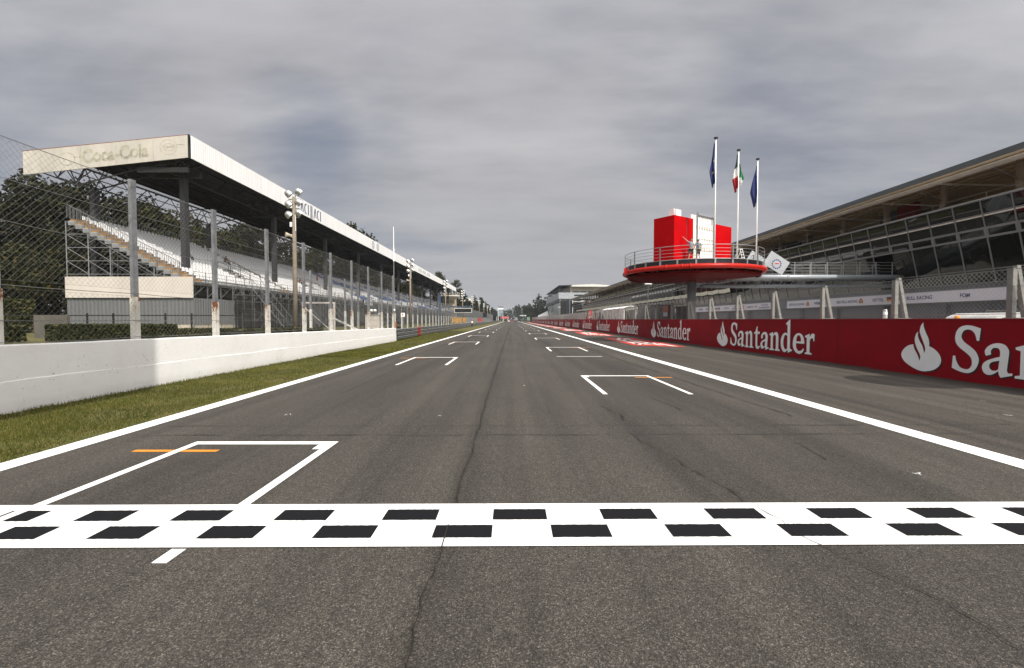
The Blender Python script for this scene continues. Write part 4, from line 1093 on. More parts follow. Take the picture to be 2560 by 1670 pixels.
# ------------------------------------------------------------------ red pit wall with repeated lettering
RW = thing('red_wall', 'long dark red pit wall with large white bank logos along the right side', 'wall')
WX = 14.28
mb = MB(); mb.add([(WX, 2, -.1), (WX, 345, -.1), (WX, 345, 2.0), (WX, 2, 2.0)], [(3, 2, 1, 0)]); mb.build('board', red_wall_m, RW)
MB().box(WX + .003, WX + .5, 2, 345, -.1, 1.985).build('wall_core', concrete, RW)
MB().box(WX - .03, WX + .52, 2, 345, 1.988, 2.012).build('top_trim', simple('pinkish top trim', (.36, .10, .10), .6), RW)
for k in range(44):
    MB().box(WX - .003, WX + .01, 12.4 + 7.475 * k, 12.412 + 7.475 * k, 0, 1.98).build('board_seam', simple('seam dark red', (.05, .002, .003), .7) if k == 0 else bpy.data.materials['seam dark red'], RW)
base = MB(); strip_rnd = random.Random(3)
for k in range(160):
    yb0 = 8 + k * 2.0; hh_ = strip_rnd.uniform(.02, .07); h2_ = strip_rnd.uniform(.02, .07)
    base.quad((WX - .004, yb0 + 2.0, 0), (WX - .004, yb0, 0), (WX - .004, yb0, hh_), (WX - .004, yb0 + 2.0, h2_))
base.build('base_dirt', simple('base dirt', (.07, .055, .045), .9), RW)
def pw(a0, dx): return lambda a, b: (WX - dx, a0 - a, b)
em = MB(); glyph(em, FLAME, lambda a, b: (-.012, -a * 1.55, .19 + b * 1.45)); em_me = em.mesh('emblem', logo_grey)
es = MB(); glyph(es, FLAME, lambda a, b: (-.006, -a * 1.55 - .045, .155 + b * 1.45)); es_me = es.mesh('emblem_drop_shadow', logo_black)  # printed drop shadow: dark copy of the flame, offset down and right
lt = MB(); word(lt, 'Santander', lambda a, b: (-.012, -1.92 - a * 1.0, .30 + b * .98)); lt_me = lt.mesh('lettering', logo_grey)
ls = MB(); word(ls, 'Santander', lambda a, b: (-.006, -1.92 - a * 1.0 - .045, .265 + b * .98)); ls_me = ls.mesh('lettering_drop_shadow', logo_black)  # drop shadow of the print, a dark offset copy of the letters
for k in range(21):
    y = 16.62 + 14.95 * k
    e = link('emblem', em_me, RW, (WX, y, 0)); link('emblem_drop_shadow', es_me, e)
    w = link('lettering', lt_me, RW, (WX, y, 0)); link('lettering_drop_shadow', ls_me, w)

# ------------------------------------------------------------------ debris fence on the pit wall
PF = thing('debris_fence', 'chain link debris fence on pale A shaped posts along the top of the red wall', 'fence')
pa = MB(); pa.box(-.03, .10, -.085, .085, 1.98, 3.5)
pa.add([(.42, -.065, 1.98), (.54, -.065, 1.98), (.54, .065, 1.98), (.42, .065, 1.98), (.10, -.065, 3.58), (.21, -.065, 3.58), (.21, .065, 3.58), (.10, .065, 3.58)], [(3, 2, 1, 0), (4, 5, 6, 7), (0, 1, 5, 4), (1, 2, 6, 5), (2, 3, 7, 6), (3, 0, 4, 7)])
pa.box(.05, .6, -.12, .12, 1.96, 2.03)
pa_me = pa.mesh('post', simple('pale concrete post', (.21, .205, .19), .8, var=.2, vscale=5))
wire_l = simple('bright fence wire', (.33, .33, .32), .5, .2, var=0)
pn = lattice(4.12, 1.42, .15, .0028).mesh('mesh_panel', wire_l); pn2 = lattice(4.12, 1.42, .24, .007).mesh('mesh_panel', wire_l)
k = 0
while 9.4 + 4.12 * k < 332:
    y = 9.42 + 4.12 * k
    link('post', pa_me, PF, (14.82, y, 0)); link('mesh_panel', pn if y < 90 else pn2, PF, (14.80, y, 2.05)); k += 1
for z, r in ((3.46, .010), (2.95, .008), (2.5, .007), (2.14, .011)): MB().bar((14.79, 9, z), (14.79, 333, z), r, 4).build('tension_wire', wire, PF)
t = thing('capped_post', 'short pale capped post on the red wall beside the second A shaped fence post', 'post', (15.1, 18.4, 1.98)); mb = MB(); mb.tube([(0, 0, 0), (0, 0, .34)], .075, 10); mb.build('post', white_m, t, True); mb = MB(); mb.lathe([(.085, .33), (.075, .38), (.03, .41)], (0, 0, 0), 10); mb.build('cap', lamp_silver, t, True)

# ------------------------------------------------------------------ round podium
PX, PY, PR = 16.0, 40.7, 5.78
P_ = thing('podium_platform', 'round raised podium platform with red tube rim on a grey pole above the red wall', 'podium', (PX, PY, 0))
def circ(r, z, n=72): return [(r * math.cos(2 * PI * i / n), r * math.sin(2 * PI * i / n), z) for i in range(n)]
mb = MB(); mb.tube([(.05, 0, 0), (.05, 0, 6.2)], .37, 20); mb.build('pole', simple('podium pole grey', (.14, .15, .165), .45), P_, True)
mb = MB(); mb.tube(circ(PR - .02, 6.11), .19, 14, True); mb.build('rim_tube', red_tube_m, P_, True)
for a in (-118, -112, -45, -40, 15, 100, 200, 230):
    mb = MB(); q = (math.cos(R(a)), math.sin(R(a))); c0 = Vector((q[0] * (PR - .02), q[1] * (PR - .02), 6.11)); d = Vector((-q[1], q[0], 0)) * .06
    mb.bar(c0 - d, c0 + d, .218, 16); mb.build('tube_clamp', red_tube_m, P_, True)
mb = MB(); mb.tube(circ(PR - .42, 5.72), .13, 10, True); mb.build('lower_tube', red_dark_m, P_, True)
mb = MB(); n = 48
for i in range(n):
    a0, a1 = 2 * PI * i / n, 2 * PI * (i + 1) / n
    f = lambda r, a, z: (r * math.cos(a), r * math.sin(a), z)
    mb.quad(f(.4, a0, 5.35), f(.4, a1, 5.35), f(3.9, a1, 5.52), f(3.9, a0, 5.52)); mb.quad(f(3.9, a0, 5.52), f(3.9, a1, 5.52), f(5.3, a1, 5.68), f(5.3, a0, 5.68))
mb.build('underside', red_dark_m, P_)
mb = MB()
for i in range(20):
    a = 2 * PI * i / 20; mb.bar((.5 * math.cos(a), .5 * math.sin(a), 5.7), (5.6 * math.cos(a), 5.6 * math.sin(a), 6.1), .06, 5); mb.bar((5.35 * math.cos(a), 5.35 * math.sin(a), 5.75), (5.68 * math.cos(a + .1), 5.68 * math.sin(a + .1), 6.1), .045, 5)
mb.build('spoke', red_dark_m, P_)
mb = MB(); n = 72; o_ = circ(5.62, 6.66); 
mb.add(o_ + [(0, 0, 6.66)], [(i, (i + 1) % n, n) for i in range(n)]); lo = circ(5.62, 6.42); mb.add(lo + [(0, 0, 6.42)], [((i + 1) % n, i, n) for i in range(n)])
mb.build('deck', deck_m, P_)
mb = MB()
a1_, b1_ = circ(5.64, 6.2), circ(5.64, 6.64)
mb.add(a1_ + b1_, [(i, (i + 1) % n, n + (i + 1) % n, n + i) for i in range(n)]); mb.build('rim_panel', black_m, P_)
mb = MB(); mb.tube(circ(5.66, 6.67), .035, 6, True); mb.build('edge_strip', steel_l, P_)
NP = 26
stub = MB().box(-.05, .05, -.06, .06, 6.22, 6.67).mesh('rim_post', steel_l)
rp = MB().box(-.03, .03, -.045, .045, 6.6, 7.76).mesh('rail_post', steel)
for i in range(NP):
    a = 2 * PI * i / NP + .05; link('rim_post', stub, P_, (5.69 * math.cos(a), 5.69 * math.sin(a), 0), a)
    if i % 2 == 0: link('rail_post', rp, P_, (5.72 * math.cos(a), 5.72 * math.sin(a), 0), a)
mb = MB()
for z, r in ((7.74, .026), (7.46, .016), (7.2, .016), (6.94, .016)): mb.tube(circ(5.72, z), r, 5, True)
mb.build('handrail', steel_l, P_)
mb = MB(); mb.box(-6.2, -5.85, -.9, -.84, 5.95, 6.45); mb.build('red_flap', red_tube_m, P_)

DK = 6.67
wd = Vector((.82, .572, 0)).normalized(); nb_ = Vector((-wd.y, wd.x, 0))     # along the backdrop / towards its back
def obox(mb, p, along, back, h, z0=DK):
    p = Vector((p[0], p[1], 0)); a = wd * along; b = nb_ * back
    vs = [(*(p + k).xy, z) for z in (z0, z0 + h) for k in (Vector((0, 0, 0)), a, a + b, b)]
    return mb.add(vs, [(3, 2, 1, 0), (4, 5, 6, 7), (0, 1, 5, 4), (1, 2, 6, 5), (2, 3, 7, 6), (3, 0, 4, 7)])
pA = (12.92, 36.4)
t = thing('podium_box', 'large bright red box on the podium, nearer to the track', 'box', (0, 0, 0))
mb = MB(); obox(mb, pA, 2.56, 1.96, 3.62); mb.build('panel', red_box_m, t)
mb = MB(); q = Vector((*pA, 0)) + wd * 1.55 - nb_ * .012; obox(mb, q, .13, .01, 3.52); mb.build('seam', simple('red seam', (.26, .005, .008), .4), t)
mb = MB(); q = Vector((*pA, 0)) + wd * 2.545; obox(mb, q, .05, 1.9, 3.61); mb.build('pale_edge', simple('pale edge strip', (.75, .60, .50), .5), t)
t = thing('podium_backdrop', 'white ribbed backdrop wall on the podium between the two red boxes', 'backdrop', (0, 0, 0))
pW = Vector((*pA, 0)) + wd * 2.63 + nb_ * .24
mb = MB(); obox(mb, pW, 3.2, .12, 4.05); mb.build('panel', white_panel_m, t)
mb = MB()
for k in range(9): obox(mb, pW + wd * (.12 + k * .365) - nb_ * .07, .09, .06, 3.9)
mb.build('rib', white_m, t)
mb = MB()
for z in (1.2, 3.0): obox(mb, pW + wd * .75 - nb_ * .05, 2.35, .045, .22, DK + z)
obox(mb, pW + wd * .75 - nb_ * .06, 2.35, .05, .03, DK + 2.15); mb.build('cross_rail', simple('cream rail', (.50, .45, .38), .6), t)
mb = MB(); q = pW + wd * .9 - nb_ * .05; mb.bar((*q.xy, DK + 4.1), (*(q + wd * 2.25).xy, DK + 4.1), .09, 8); mb.build('roller', steel_l, t)
mb = MB(); q = pW + wd * .72 - nb_ * .1; mb.bar((*q.xy, DK), (*q.xy, DK + 4.3), .05, 6); q = pW + wd * 3.15 - nb_ * .1; mb.bar((*q.xy, DK), (*q.xy, DK + 4.0), .05, 6); mb.build('upright', steel, t)
t = thing('white_cabinet', 'plain white box rising above the near red podium box', 'box', (0, 0, 0))
mb = MB(); q = Vector((*pA, 0)) + wd * 1.67 + nb_ * 1.24; obox(mb, q, 1.0, .5, 4.6); mb.build('panel', white_m, t)
t = thing('podium_box', 'bright red box on the podium behind the flagpoles, nearer to the pit building', 'box', (0, 0, 0))
pB = Vector((*pA, 0)) + wd * 5.95 + nb_ * .1
mb = MB(); obox(mb, pB, 2.58, 1.5, 3.62); mb.build('panel', red_box_m, t)
mb = MB(); obox(mb, pB + wd * .02 - nb_ * .3, 2.5, .28, .1); mb.build('step', truss_m, t)
t = thing('step_ladder', 'white step ladder standing on the podium between the middle and right flagpoles', 'ladder', (19.3, 37.9, DK), rz=.6)
mb = MB()
for x in (-.22, .22): mb.bar((x, 0, 0), (x * .8, .3, 1.25), .025); mb.bar((x * 1.3, .9, 0), (x * .8, .36, 1.25), .022)
for k in range(5): mb.box(-.21 + k * .008, .21 - k * .008, .04 + k * .06, .12 + k * .06, .22 + k * .23, .25 + k * .23)
mb.build('frame', white_m, t)

# flagpoles and limp flags
def flag_mesh(cols, L_, w, side, seed):
    """limp flag hanging from its hoist: folds run downwards; side = -1 left of the pole"""
    rnd = random.Random(seed); mb = MB(); NZ, NX = 22, 10
    P = []
    for j in range(NZ + 1):
        t = j / NZ; z = -L_ * t; rowp = []
        env = w * (.12 + .88 * min(1, t * 1.6) ** .8) * (1 if t < .62 else max(.35, 1 - (t - .62) * 1.6))
        for i in range(NX + 1):
            s = i / NX
            x = side * env * s + .02 * math.sin(7 * t + s * 5 + seed); y = .09 * math.sin(s * 9 + t * 3 + seed) * (.4 + t)
            zz = z - .28 * s * (1 if t > .02 else 0) * (.5 + t)
            rowp.append((x, y, zz))
        P.append(rowp)
    for j in range(NZ):
        for i in range(NX):
            mb.cur = cols(i / NX, j / NZ); mb.quad(P[j][i], P[j + 1][i], P[j + 1][i + 1], P[j][i + 1])
    return mb
navy = simple('navy flag cloth', (.018, .028, .12), .7, var=.2); green_f = simple('green flag cloth', (.02, .22, .07), .7); greend = simple('dark green flag cloth', (.02, .06, .03), .7)
white_f = simple('white flag cloth', (.62, .60, .60), .7); red_f = simple('red flag cloth', (.32, .01, .015), .7); gold_f = simple('gold star print', (.45, .36, .06), .6)
poles = [((15.72, 35.45), 9.35), ((18.72, 37.95), 9.35), ((21.35, 39.9), 9.3)]
pl = ['left one of the three white flagpoles on the podium, nearest the red box', 'middle one of the three white flagpoles, carrying the tricolour flag', 'right one of the three white flagpoles, nearest the pit building']
for (xy, h), lab in zip(poles, pl):
    t = thing('flagpole', lab, 'flagpole', (*xy, DK), 'flagpoles on the podium')
    mb = MB(); mb.tube([(0, 0, -.3), (0, 0, h * .5), (0, 0, h - .15)], [.062, .055, .045], 10); mb.build('pole', white_m, t, True)
    mb = MB(); mb.lathe([(.06, h - .17), (.15, h - .12), (.15, h - .04), (.05, h)], (0, 0, 0), 12); mb.build('finial', truss_m, t, True)
fl1 = flag_mesh(lambda s, t: 1 if (abs(t - .42) < .03 and s < .3) or (abs(t - .68) < .03 and .2 < s < .5) else 0, 3.0, .42, -1, 1)
tag(link('flag', fl1.mesh('flag', [navy, gold_f], True), None, (15.63, 35.4, DK + 8.85)), 'limp dark blue flag with gold stars on the left flagpole', 'flag')
it = flag_mesh(lambda s, t: 0 if t < .32 else (1 if t < .63 else 2), 2.75, .42, -1, 2)
it.cur = 0; it2 = flag_mesh(lambda s, t: 3 if t < .72 else 1, 1.45, .36, 1, 5)
for f_, m_ in zip(it2.f, it2.mi): it.f.append([i + len(it.v) for i in f_]); it.mi.append(m_)
it.v.extend([(x + .14, y, z - .75) for x, y, z in it2.v])
tag(link('flag', it.mesh('flag', [greend, white_f, red_f, green_f], True), None, (18.63, 37.9, DK + 8.9)), 'limp green white and red tricolour flag on the middle flagpole', 'flag')
fl3 = flag_mesh(lambda s, t: 1 if (abs(t - .62) < .014 and .3 < s < .7) else 0, 3.2, .52, -1, 3)
tag(link('flag', fl3.mesh('flag', [navy, white_f], True), None, (21.26, 39.85, DK + 8.6)), 'limp dark blue flag on the right flagpole, nearest the pit building', 'flag')

# footbridge from podium to pit building
BR = thing('footbridge', 'grey tubular footbridge linking the round podium to the pit building', 'bridge')
BY = 40.3
mb = MB(); mb.tube([(17, BY - .55, 5.67), (33.6, BY - .55, 5.67)], .21, 14); mb.tube([(17, BY + 1.25, 5.67), (33.6, BY + 1.25, 5.67)], .21, 14); mb.build('upper_tube', tube_grey, BR, True)
mb = MB(); mb.tube([(17, BY - .05, 4.95), (33.6, BY - .05, 4.95)], .15, 12); mb.tube([(17, BY + .8, 4.95), (33.6, BY + .8, 4.95)], .15, 12); mb.build('lower_tube', simple('dark tube grey', (.20, .22, .25), .4), BR, True)
mb = MB()
for k in range(17):
    x = 17.6 + k * .98
    mb.bar((x, BY - .05, 4.95), (x + .42, BY - .55, 5.6), .035, 5); mb.bar((x, BY + .8, 4.95), (x + .42, BY + 1.25, 5.6), .035, 5); mb.bar((x + .45, BY - .5, 5.7), (x + .45, BY + 1.2, 5.7), .04, 4)
mb.build('brace', simple('brace grey', (.16, .17, .19), .5), BR)
MB().box(20.5, 33.5, BY - .35, BY + 1.05, 5.78, 5.84).build('walkway', deck_m, BR)
mb = MB()
for yy in (BY - .45, BY + 1.15):
    x = 24.7 if yy < BY else 21.4
    while x < 33.6: mb.box(x - .035, x + .035, yy - .02, yy + .02, 5.7, 6.98); x += 1.42
    for z in (6.96, 6.7, 6.42, 6.14): mb.bar((24.4 if yy < BY else 20.6, yy, z), (33.4, yy, z), .018, 4)
mb.build('railing', steel_l, BR)
mb = MB(); mb.bar((23.9, BY - .55, 5.67), (24.1, BY - .55, 5.67), .235, 14); mb.build('collar', tube_grey, BR, True)
t = thing('tilted_sign', 'pale grey board tilted on its corner with a blue gear emblem, standing on the footbridge', 'sign')
cx, cz, sd = 23.2, 6.93, .98
mb = MB(); cs = [(cx + a, cz + b) for a, b in ((1.17, .04), (-.45, 1.06), (-1.17, -.06), (.48, -1.05))]
mb.prism(cs, BY - .30, BY - .24, lambda a, b, t_: (a, t_, b)); mb.build('board', simple('pale grey board', (.36, .38, .40), .5), t)
mb = MB(); n = 26; yb_ = BY - .306; ex, ez = cx, cz - .1
for i in range(n * 2):
    t0, t1 = PI * i / n, PI * (i + 1) / n; ro = .44 if i % 4 < 2 else .38
    mb.quad(*[(ex + r * math.cos(a), yb_, ez + r * math.sin(a)) for r, a in ((.33, t0), (ro, t0), (ro, t1), (.33, t1))])
mb.build('gear_emblem', blue_txt, t)
mb = MB(); mb.box(ex - .13, ex + .2, yb_ - .002, yb_, ez + .0, ez + .10); mb.build('emblem_mark', simple('red emblem mark', (.55, .03, .03), .5), t)
t = thing('tilted_board', 'second blank tilted grey board behind the gear emblem board', 'sign')
mb = MB(); cs2 = [(a - 1.0, b + .22) for a, b in cs]; mb.prism(cs2, BY + 1.0, BY + 1.06, lambda a, b, t_: (a, t_, b)); mb.build('board', simple('pale blue grey board', (.36, .40, .43), .5), t)

# ------------------------------------------------------------------ pit building
PB = thing('pit_building', 'long pit building with outward leaning dark glass, beige terrace and grey roof', 'building')
H = [4.62, 5.58, 7.79, 8.45, 9.38, 10.30]
def fx(h): return 34.0 - .24 * (h - 5.58)
FYa, FYb = 12.0, 246.0
def bay_mesh(wid, opening=False):
    gm = MB(); fm = MB()
    for a, b in zip(H[:-1], H[1:]):
        if opening and 5 < b < 8.0: continue
        gm.quad((fx(a) - 34, 0, a), (fx(b) - 34, 0, b), (fx(b) - 34, wid, b), (fx(a) - 34, wid, a))
    if opening:
        fm_d = MB(); fm_d.box(.15, 2.2, .05, wid - .05, 4.7, 7.75)
    nv = Vector((-1, 0, -.24)).normalized()
    def vbar(y, w, a, b, pr=.05):
        p, q = Vector((fx(a) - 34, 0, a)), Vector((fx(b) - 34, 0, b))
        vs = []
        for r_ in (p, q):
            for yy in (y - w, y + w):
                for d in (0, pr): vs.append((r_ + nv * d) + Vector((0, yy, 0)))
        fm.add(vs, [(0, 1, 3, 2), (4, 6, 7, 5), (1, 5, 7, 3), (0, 4, 5, 1), (2, 3, 7, 6)])
    def hbar(h, w, pr=.045, y0=.03, y1=None):
        y1 = wid - .03 if y1 is None else y1
        p0, p1 = h - w, h + w; vs = []
        for yy in (y0, y1):
            for hh in (p0, p1):
                for d in (0, pr): vs.append(Vector((fx(hh) - 34, yy, hh)) + nv * d)
        fm.add(vs, [(1, 5, 7, 3), (0, 4, 5, 1), (2, 3, 7, 6), (0, 1, 3, 2), (4, 6, 7, 5)])
    vbar(0, .03, H[0] if not opening else 7.79, H[-1], .07)
    for h, w in ((H[1], .035), (H[4], .03)):
        if not (opening and h < 7): hbar(h, w)
    for h in (H[2] + .03, H[3] - .03): hbar(h, .075, .06)
    vbar(.09, .05, H[2], H[3], .055); vbar(wid - .09, .05, H[2], H[3], .055)
    hbar(H[0] + .02, .03)
    return gm, fm
gm, fm = bay_mesh(2.02); g_me, f_me = gm.mesh('window', glass_m), fm.mesh('window_frame', frame_m)
gmo, fmo = bay_mesh(2.02, True)
gm4, fm4 = bay_mesh(4.04); g4, f4 = gm4.mesh('window', glass_m), fm4.mesh('window_frame', frame_m)
y = 40.24 - 2.02 * 14
while y < FYb:
    if abs(y - 40.24) < .1:
        w = link('window', gmo.mesh('window', glass_m), PB, (34, y, 0)); link('window_frame', fmo.mesh('window_frame', frame_m), w)
    elif y < 118: w = link('window', g_me, PB, (34, y, 0)); link('window_frame', f_me, w)
    else:
        w = link('window', g4, PB, (34, y, 0)); link('window_frame', f4, w); y += 2.02
    y += 2.02
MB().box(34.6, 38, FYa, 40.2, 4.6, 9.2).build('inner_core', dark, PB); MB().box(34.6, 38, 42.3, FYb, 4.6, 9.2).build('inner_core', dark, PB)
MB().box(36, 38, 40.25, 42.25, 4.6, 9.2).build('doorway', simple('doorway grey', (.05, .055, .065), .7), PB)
mb = MB(); mb.tube([(fx(10.36) - .03, FYa, 10.36), (fx(10.36) - .03, FYb, 10.36)], .085, 8); mb.build('top_rail', frame_m, PB, True)
MB().box(33.15, 33.2, FYa, FYb, 10.2, 10.52).build('blue_screen', simple('navy terrace screen', (.02, .03, .12), .5), PB)
mb = MB(); y = FYa
while y < FYb: mb.bar((33.3, y, 9.3), (33.3, y, 10.95), .022, 5); y += 4.04
mb.bar((33.3, FYa, 10.92), (33.3, FYb, 10.92), .02, 5); mb.build('terrace_railing', steel, PB)
MB().box(33.1, 47, FYa, FYb, 9.22, 9.32).build('terrace_floor', simple('pale terrace floor', (.60, .56, .50), .7), PB)
# lower wall, garages
MB().box(34.32, 34.9, FYa, FYb, 3.25, 4.60).build('band_wall', garage_m, PB)
mb = MB(); y = 12.3
while y < FYb:
    mb.box(34.9, 34.98, y + .35, y + 5.7, 0, 3.2)
    for k in range(14): mb.box(34.86, 34.9, y + .35, y + 5.7, .1 + k * .22, .24 + k * .22)
    y += 6.06
mb.build('garage_shutter', shutter_m, PB)
pier_me = MB().box(34.5, 35.2, -.34, .34, 0, 3.25).mesh('garage_pier', garage_m); y = 12.3
while y < FYb + 1: link('garage_pier', pier_me, PB, (0, y, 0)); y += 6.06
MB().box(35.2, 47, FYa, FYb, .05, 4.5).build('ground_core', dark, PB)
# banners above the garages
bsec = [(14.0, 56.6), (59.9, 96), (97.5, 140), (142, 200)]
for (a, b) in bsec:
    y = a
    while y < b - .5:
        y1 = min(y + 4.06, b); MB().box(34.20, 34.28, y + .012, y1 - .012, 3.36, 4.26).build('banner', banner_m, PB); y = y1
def btxt(s, yleft, z, h, width=None, m=blue_txt):
    flat_text('banner_lettering', s, m, PB, (34.194, yleft, z), (0, -1, 0), (0, 0, 1), h, .035, 1.0, width)
btxt('FOM', 34.75, 3.66, .30, .75); btxt('FOM', 30.7, 3.66, .30, .75); btxt('FOM', 26.6, 3.66, .30, .75)
btxt('RED BULL RACING', 40.25, 3.66, .30, 3.2); btxt('VETTEL', 43.2, 3.66, .28, 1.35)
btxt('RED BULL RACING', 47.9, 3.66, .28, 2.85); btxt('WEBBER', 51.5, 3.66, .28, 1.6); btxt('RED BULL RACING', 56.1, 3.66, .28, 2.9)
for y0 in (62.9, 70.6): btxt('VODAFONE', y0 - .4, 3.86, .2, 1.7); btxt('McLAREN MERCEDES', y0, 3.52, .2, 2.5)
btxt('HAMILTON', 66.2, 3.66, .26, 1.8); btxt('BUTTON', 73.2, 3.66, .26, 1.5)
def flagpatch(yc, cols, vert=False, w=.55, h=.42):
    n = len(cols)
    for k, cc in enumerate(cols):
        if vert: MB().box(34.188, 34.194, yc + w / 2 - (k + 1) * w / n, yc + w / 2 - k * w / n, 3.6, 3.6 + h).build('flag_patch', cc, PB)
        else: MB().box(34.188, 34.194, yc - w / 2, yc + w / 2, 3.6 + h - (k + 1) * h / n, 3.6 + h - k * h / n).build('flag_patch', cc, PB)
fr_, fk_, fy_, fw_, fb_ = simple('print red', (.42, .03, .03), .6), black_m, simple('print gold', (.55, .36, .03), .6), white_f, simple('print blue', (.03, .05, .25), .6)
flagpatch(41.25, [fk_, fr_, fy_]); flagpatch(49.3, [fb_, fb_]); flagpatch(63.8, [fw_, fr_, fw_]); flagpatch(67.2, [fr_, fw_, fr_])
for yc in (44.6, 52.6, 68.0, 75.0):
    mb = MB(); mb.add([(34.188, yc + .3, 3.58), (34.188, yc - .3, 3.58), (34.188, yc - .22, 3.9), (34.188, yc, 4.08), (34.188, yc + .24, 3.86)], [(0, 1, 2, 3, 4)]); mb.build('crest_patch', simple('crest red', (.30, .06, .05), .6), PB)
    mb = MB(); mb.box(34.182, 34.187, yc - .12, yc + .1, 3.66, 3.86); mb.build('crest_patch', fy_, PB)
rb_ = random.Random(9)
for y0 in [77 + 3.1 * k for k in range(6)] + [99 + 4 * k for k in range(9)]:
    mb = MB(); x_ = 0
    for q in range(rb_.randint(4, 7)):
        w_ = rb_.uniform(.14, .2); mb.box(34.19, 34.195, y0 - x_ - w_, y0 - x_, 3.66, 3.92); x_ += w_ + .08
    mb.build('banner_mark', blue_txt, PB)
# columns, ceiling, roof
def rz2(x): return 12.52 + (x - 31.5) * .21
cyl = MB(); cyl.tube([(0, 0, 9.3), (0, 0, 14.0)], .25, 14); cyl_me = cyl.mesh('column', col_round_m, True)
y = 46.45 - 6.06 * 5
brc = MB(); roofbr = MB()
while y < FYb:
    link('column', cyl_me, PB, (38, y, 0))
    brc.bar((38, y, 12.0), (33.2, y + 2.2, 12.75), .07, 6); brc.bar((38, y, 12.4), (33.1, y - 2.4, 12.75), .05, 6); brc.bar((38, y, 11.6), (45.5, y, 12.6), .05, 5)
    y += 6.06
brc.build('roof_brace', pipe_beam_m, PB)
mb = MB(); mb.quad((31.55, FYa, rz2(31.55)), (31.55, FYb, rz2(31.55)), (47, FYb, rz2(47)), (47, FYa, rz2(47)))
mb.build('ceiling', ceil_m, PB)
mb = MB(); mb.tube([(33.1, FYa, 12.62), (33.1, FYb, 12.62)], .19, 10); mb.build('roof_beam', pipe_beam_m, PB, True)
mb = MB()
for x_ in (36, 40, 43):
    mb.box(x_, x_ + .12, FYa, FYb, rz2(x_) - .14, rz2(x_) - .01)
mb.build('ceiling_batten', ceil_m, PB)
mb = MB(); mb.add([(31.5, FYa, 12.5), (31.5, FYb, 12.5), (31.5, FYb, 12.92), (31.5, FYa, 12.92)], [(0, 3, 2, 1)])
mb.add([(31.5, FYa, 12.92), (31.5, FYb, 12.92), (47.2, FYb, 16.2), (47.2, FYa, 16.2)], [(0, 3, 2, 1)]); mb.add([(31.5, FYa, 12.5), (31.5, FYb, 12.5), (31.56, FYb, 12.53), (31.56, FYa, 12.53)], [(0, 1, 2, 3)])
mb.add([(31.5, FYa, 12.5), (31.5, FYa, 12.92), (47.2, FYa, 16.2), (47.2, FYa, 15.7)], [(0, 1, 2, 3)]); mb.add([(31.5, FYb, 12.5), (31.5, FYb, 12.92), (47.2, FYb, 16.2), (47.2, FYb, 15.7)], [(3, 2, 1, 0)])
mb.build('roof', roof_edge_m, PB)
MB().box(46.5, 46.9, FYa, FYb, 9.3, 15.66).build('back_wall', simple('beige back wall', (.74, .60, .42), .8, var=.1), PB)
for (xa, ya, yb, za, zb_, m) in ((40.2, 45.6, 47.8, 9.3, 13.7, simple('dark red panel', (.22, .006, .008), .5)), (40.0, 63.6, 69.5, 9.3, 13.0, dark), (39.8, 69.6, 71.0, 9.3, 13.4, col_round_m), (44, 51, 54, 9.3, 14.0, cream), (44, 54.4, 60, 9.3, 13.9, cream), (41.5, 36.5, 43.5, 9.3, 12.6, dark), (40.4, 48.0, 50.2, 9.3, 13.4, garage_m), (40.5, 92, 98, 9.3, 12.6, dark), (40.5, 118, 128, 9.3, 12.6, dark), (40.5, 28, 33, 9.3, 12.4, dark)):
    MB().box(xa, xa + .5, ya, yb, za, zb_).build('terrace_partition', m, PB)
for yy in (62.3, 56.8): MB().box(37.3, 37.38, yy, yy + .8, 11.6, 12.5).build('wall_screen', black_m, PB)
mb = MB()
for k in range(26):
    y = 24 + k * 4.4 + (k % 3) * .5
    for dy in (0, .9): mb.box(34.2, 34.65, y + dy, y + dy + .45, 9.7, 9.75); mb.box(34.62, 34.66, y + dy, y + dy + .45, 9.75, 10.2); mb.box(34.22, 34.25, y + dy, y + dy + .03, 9.32, 9.7); mb.box(34.22, 34.25, y + dy + .42, y + dy + .45, 9.32, 9.7)
mb.build('terrace_chair', white_m, PB)
mb = MB(); y = 110
while y < 240: mb.box(31.9, 31.93, y, y + .2, 13, 13.0); y += 40
# pale strips standing for the white fascia's reflection in the far glass
mb = MB(); y = 70
while y < 232:
    mb.add([(33.55, y, 6.25), (33.55, y + 3.9, 6.2), (33.45, y + 3.9, 6.8), (33.45, y, 6.85), (33.42, y + 2, 6.72), (33.55, y + 2, 6.12)], [(0, 5, 4, 3), (5, 1, 2, 4)]); y += 4.04
mb.build('reflection_strip', simple('pale fascia reflection', (.62, .60, .50), .7), PB)

# ------------------------------------------------------------------ race control tower beyond the pit building
T = thing('race_control_tower', 'grey and white race control tower with a dark overhanging roof beyond the pit building', 'building')
pan = simple('pale tower panel', (.30, .32, .335), .45); louv = simple('cream louvre', (.50, .46, .39), .6)
MB().box(27.3, 62, 256, 345, 0, 13.5).build('lower_wall', simple('tower glass wall', (.20, .22, .22), .25), T)
MB().box(26.3, 62, 255, 346, 13.6, 17.1).build('panel_band', pan, T)
MB().box(26.2, 26.9, 254.9, 346.1, 11.9, 13.6).build('dark_band', black_m, T)
MB().box(33, 62, 257, 345, 17.1, 20.6).build('upper_wall', louv, T)
mb = MB()
for k in range(7): mb.box(33.9, 56, 256.86, 257 - .01, 18.2 + k * .28, 18.28 + k * .28)
mb.build('louvre', simple('louvre shade brown', (.33, .27, .2), .7), T)
mb = MB()
for k in range(6): mb.box(34.5 + 4.1 * k, 38.3 + 4.1 * k, 256.9, 257.0 - .02, 17.25, 17.95)
for (a, b) in ((35, 40.2), (41.4, 46), (47, 52)): mb.box(a, b, 254.95, 254.99, 15.2, 15.95)
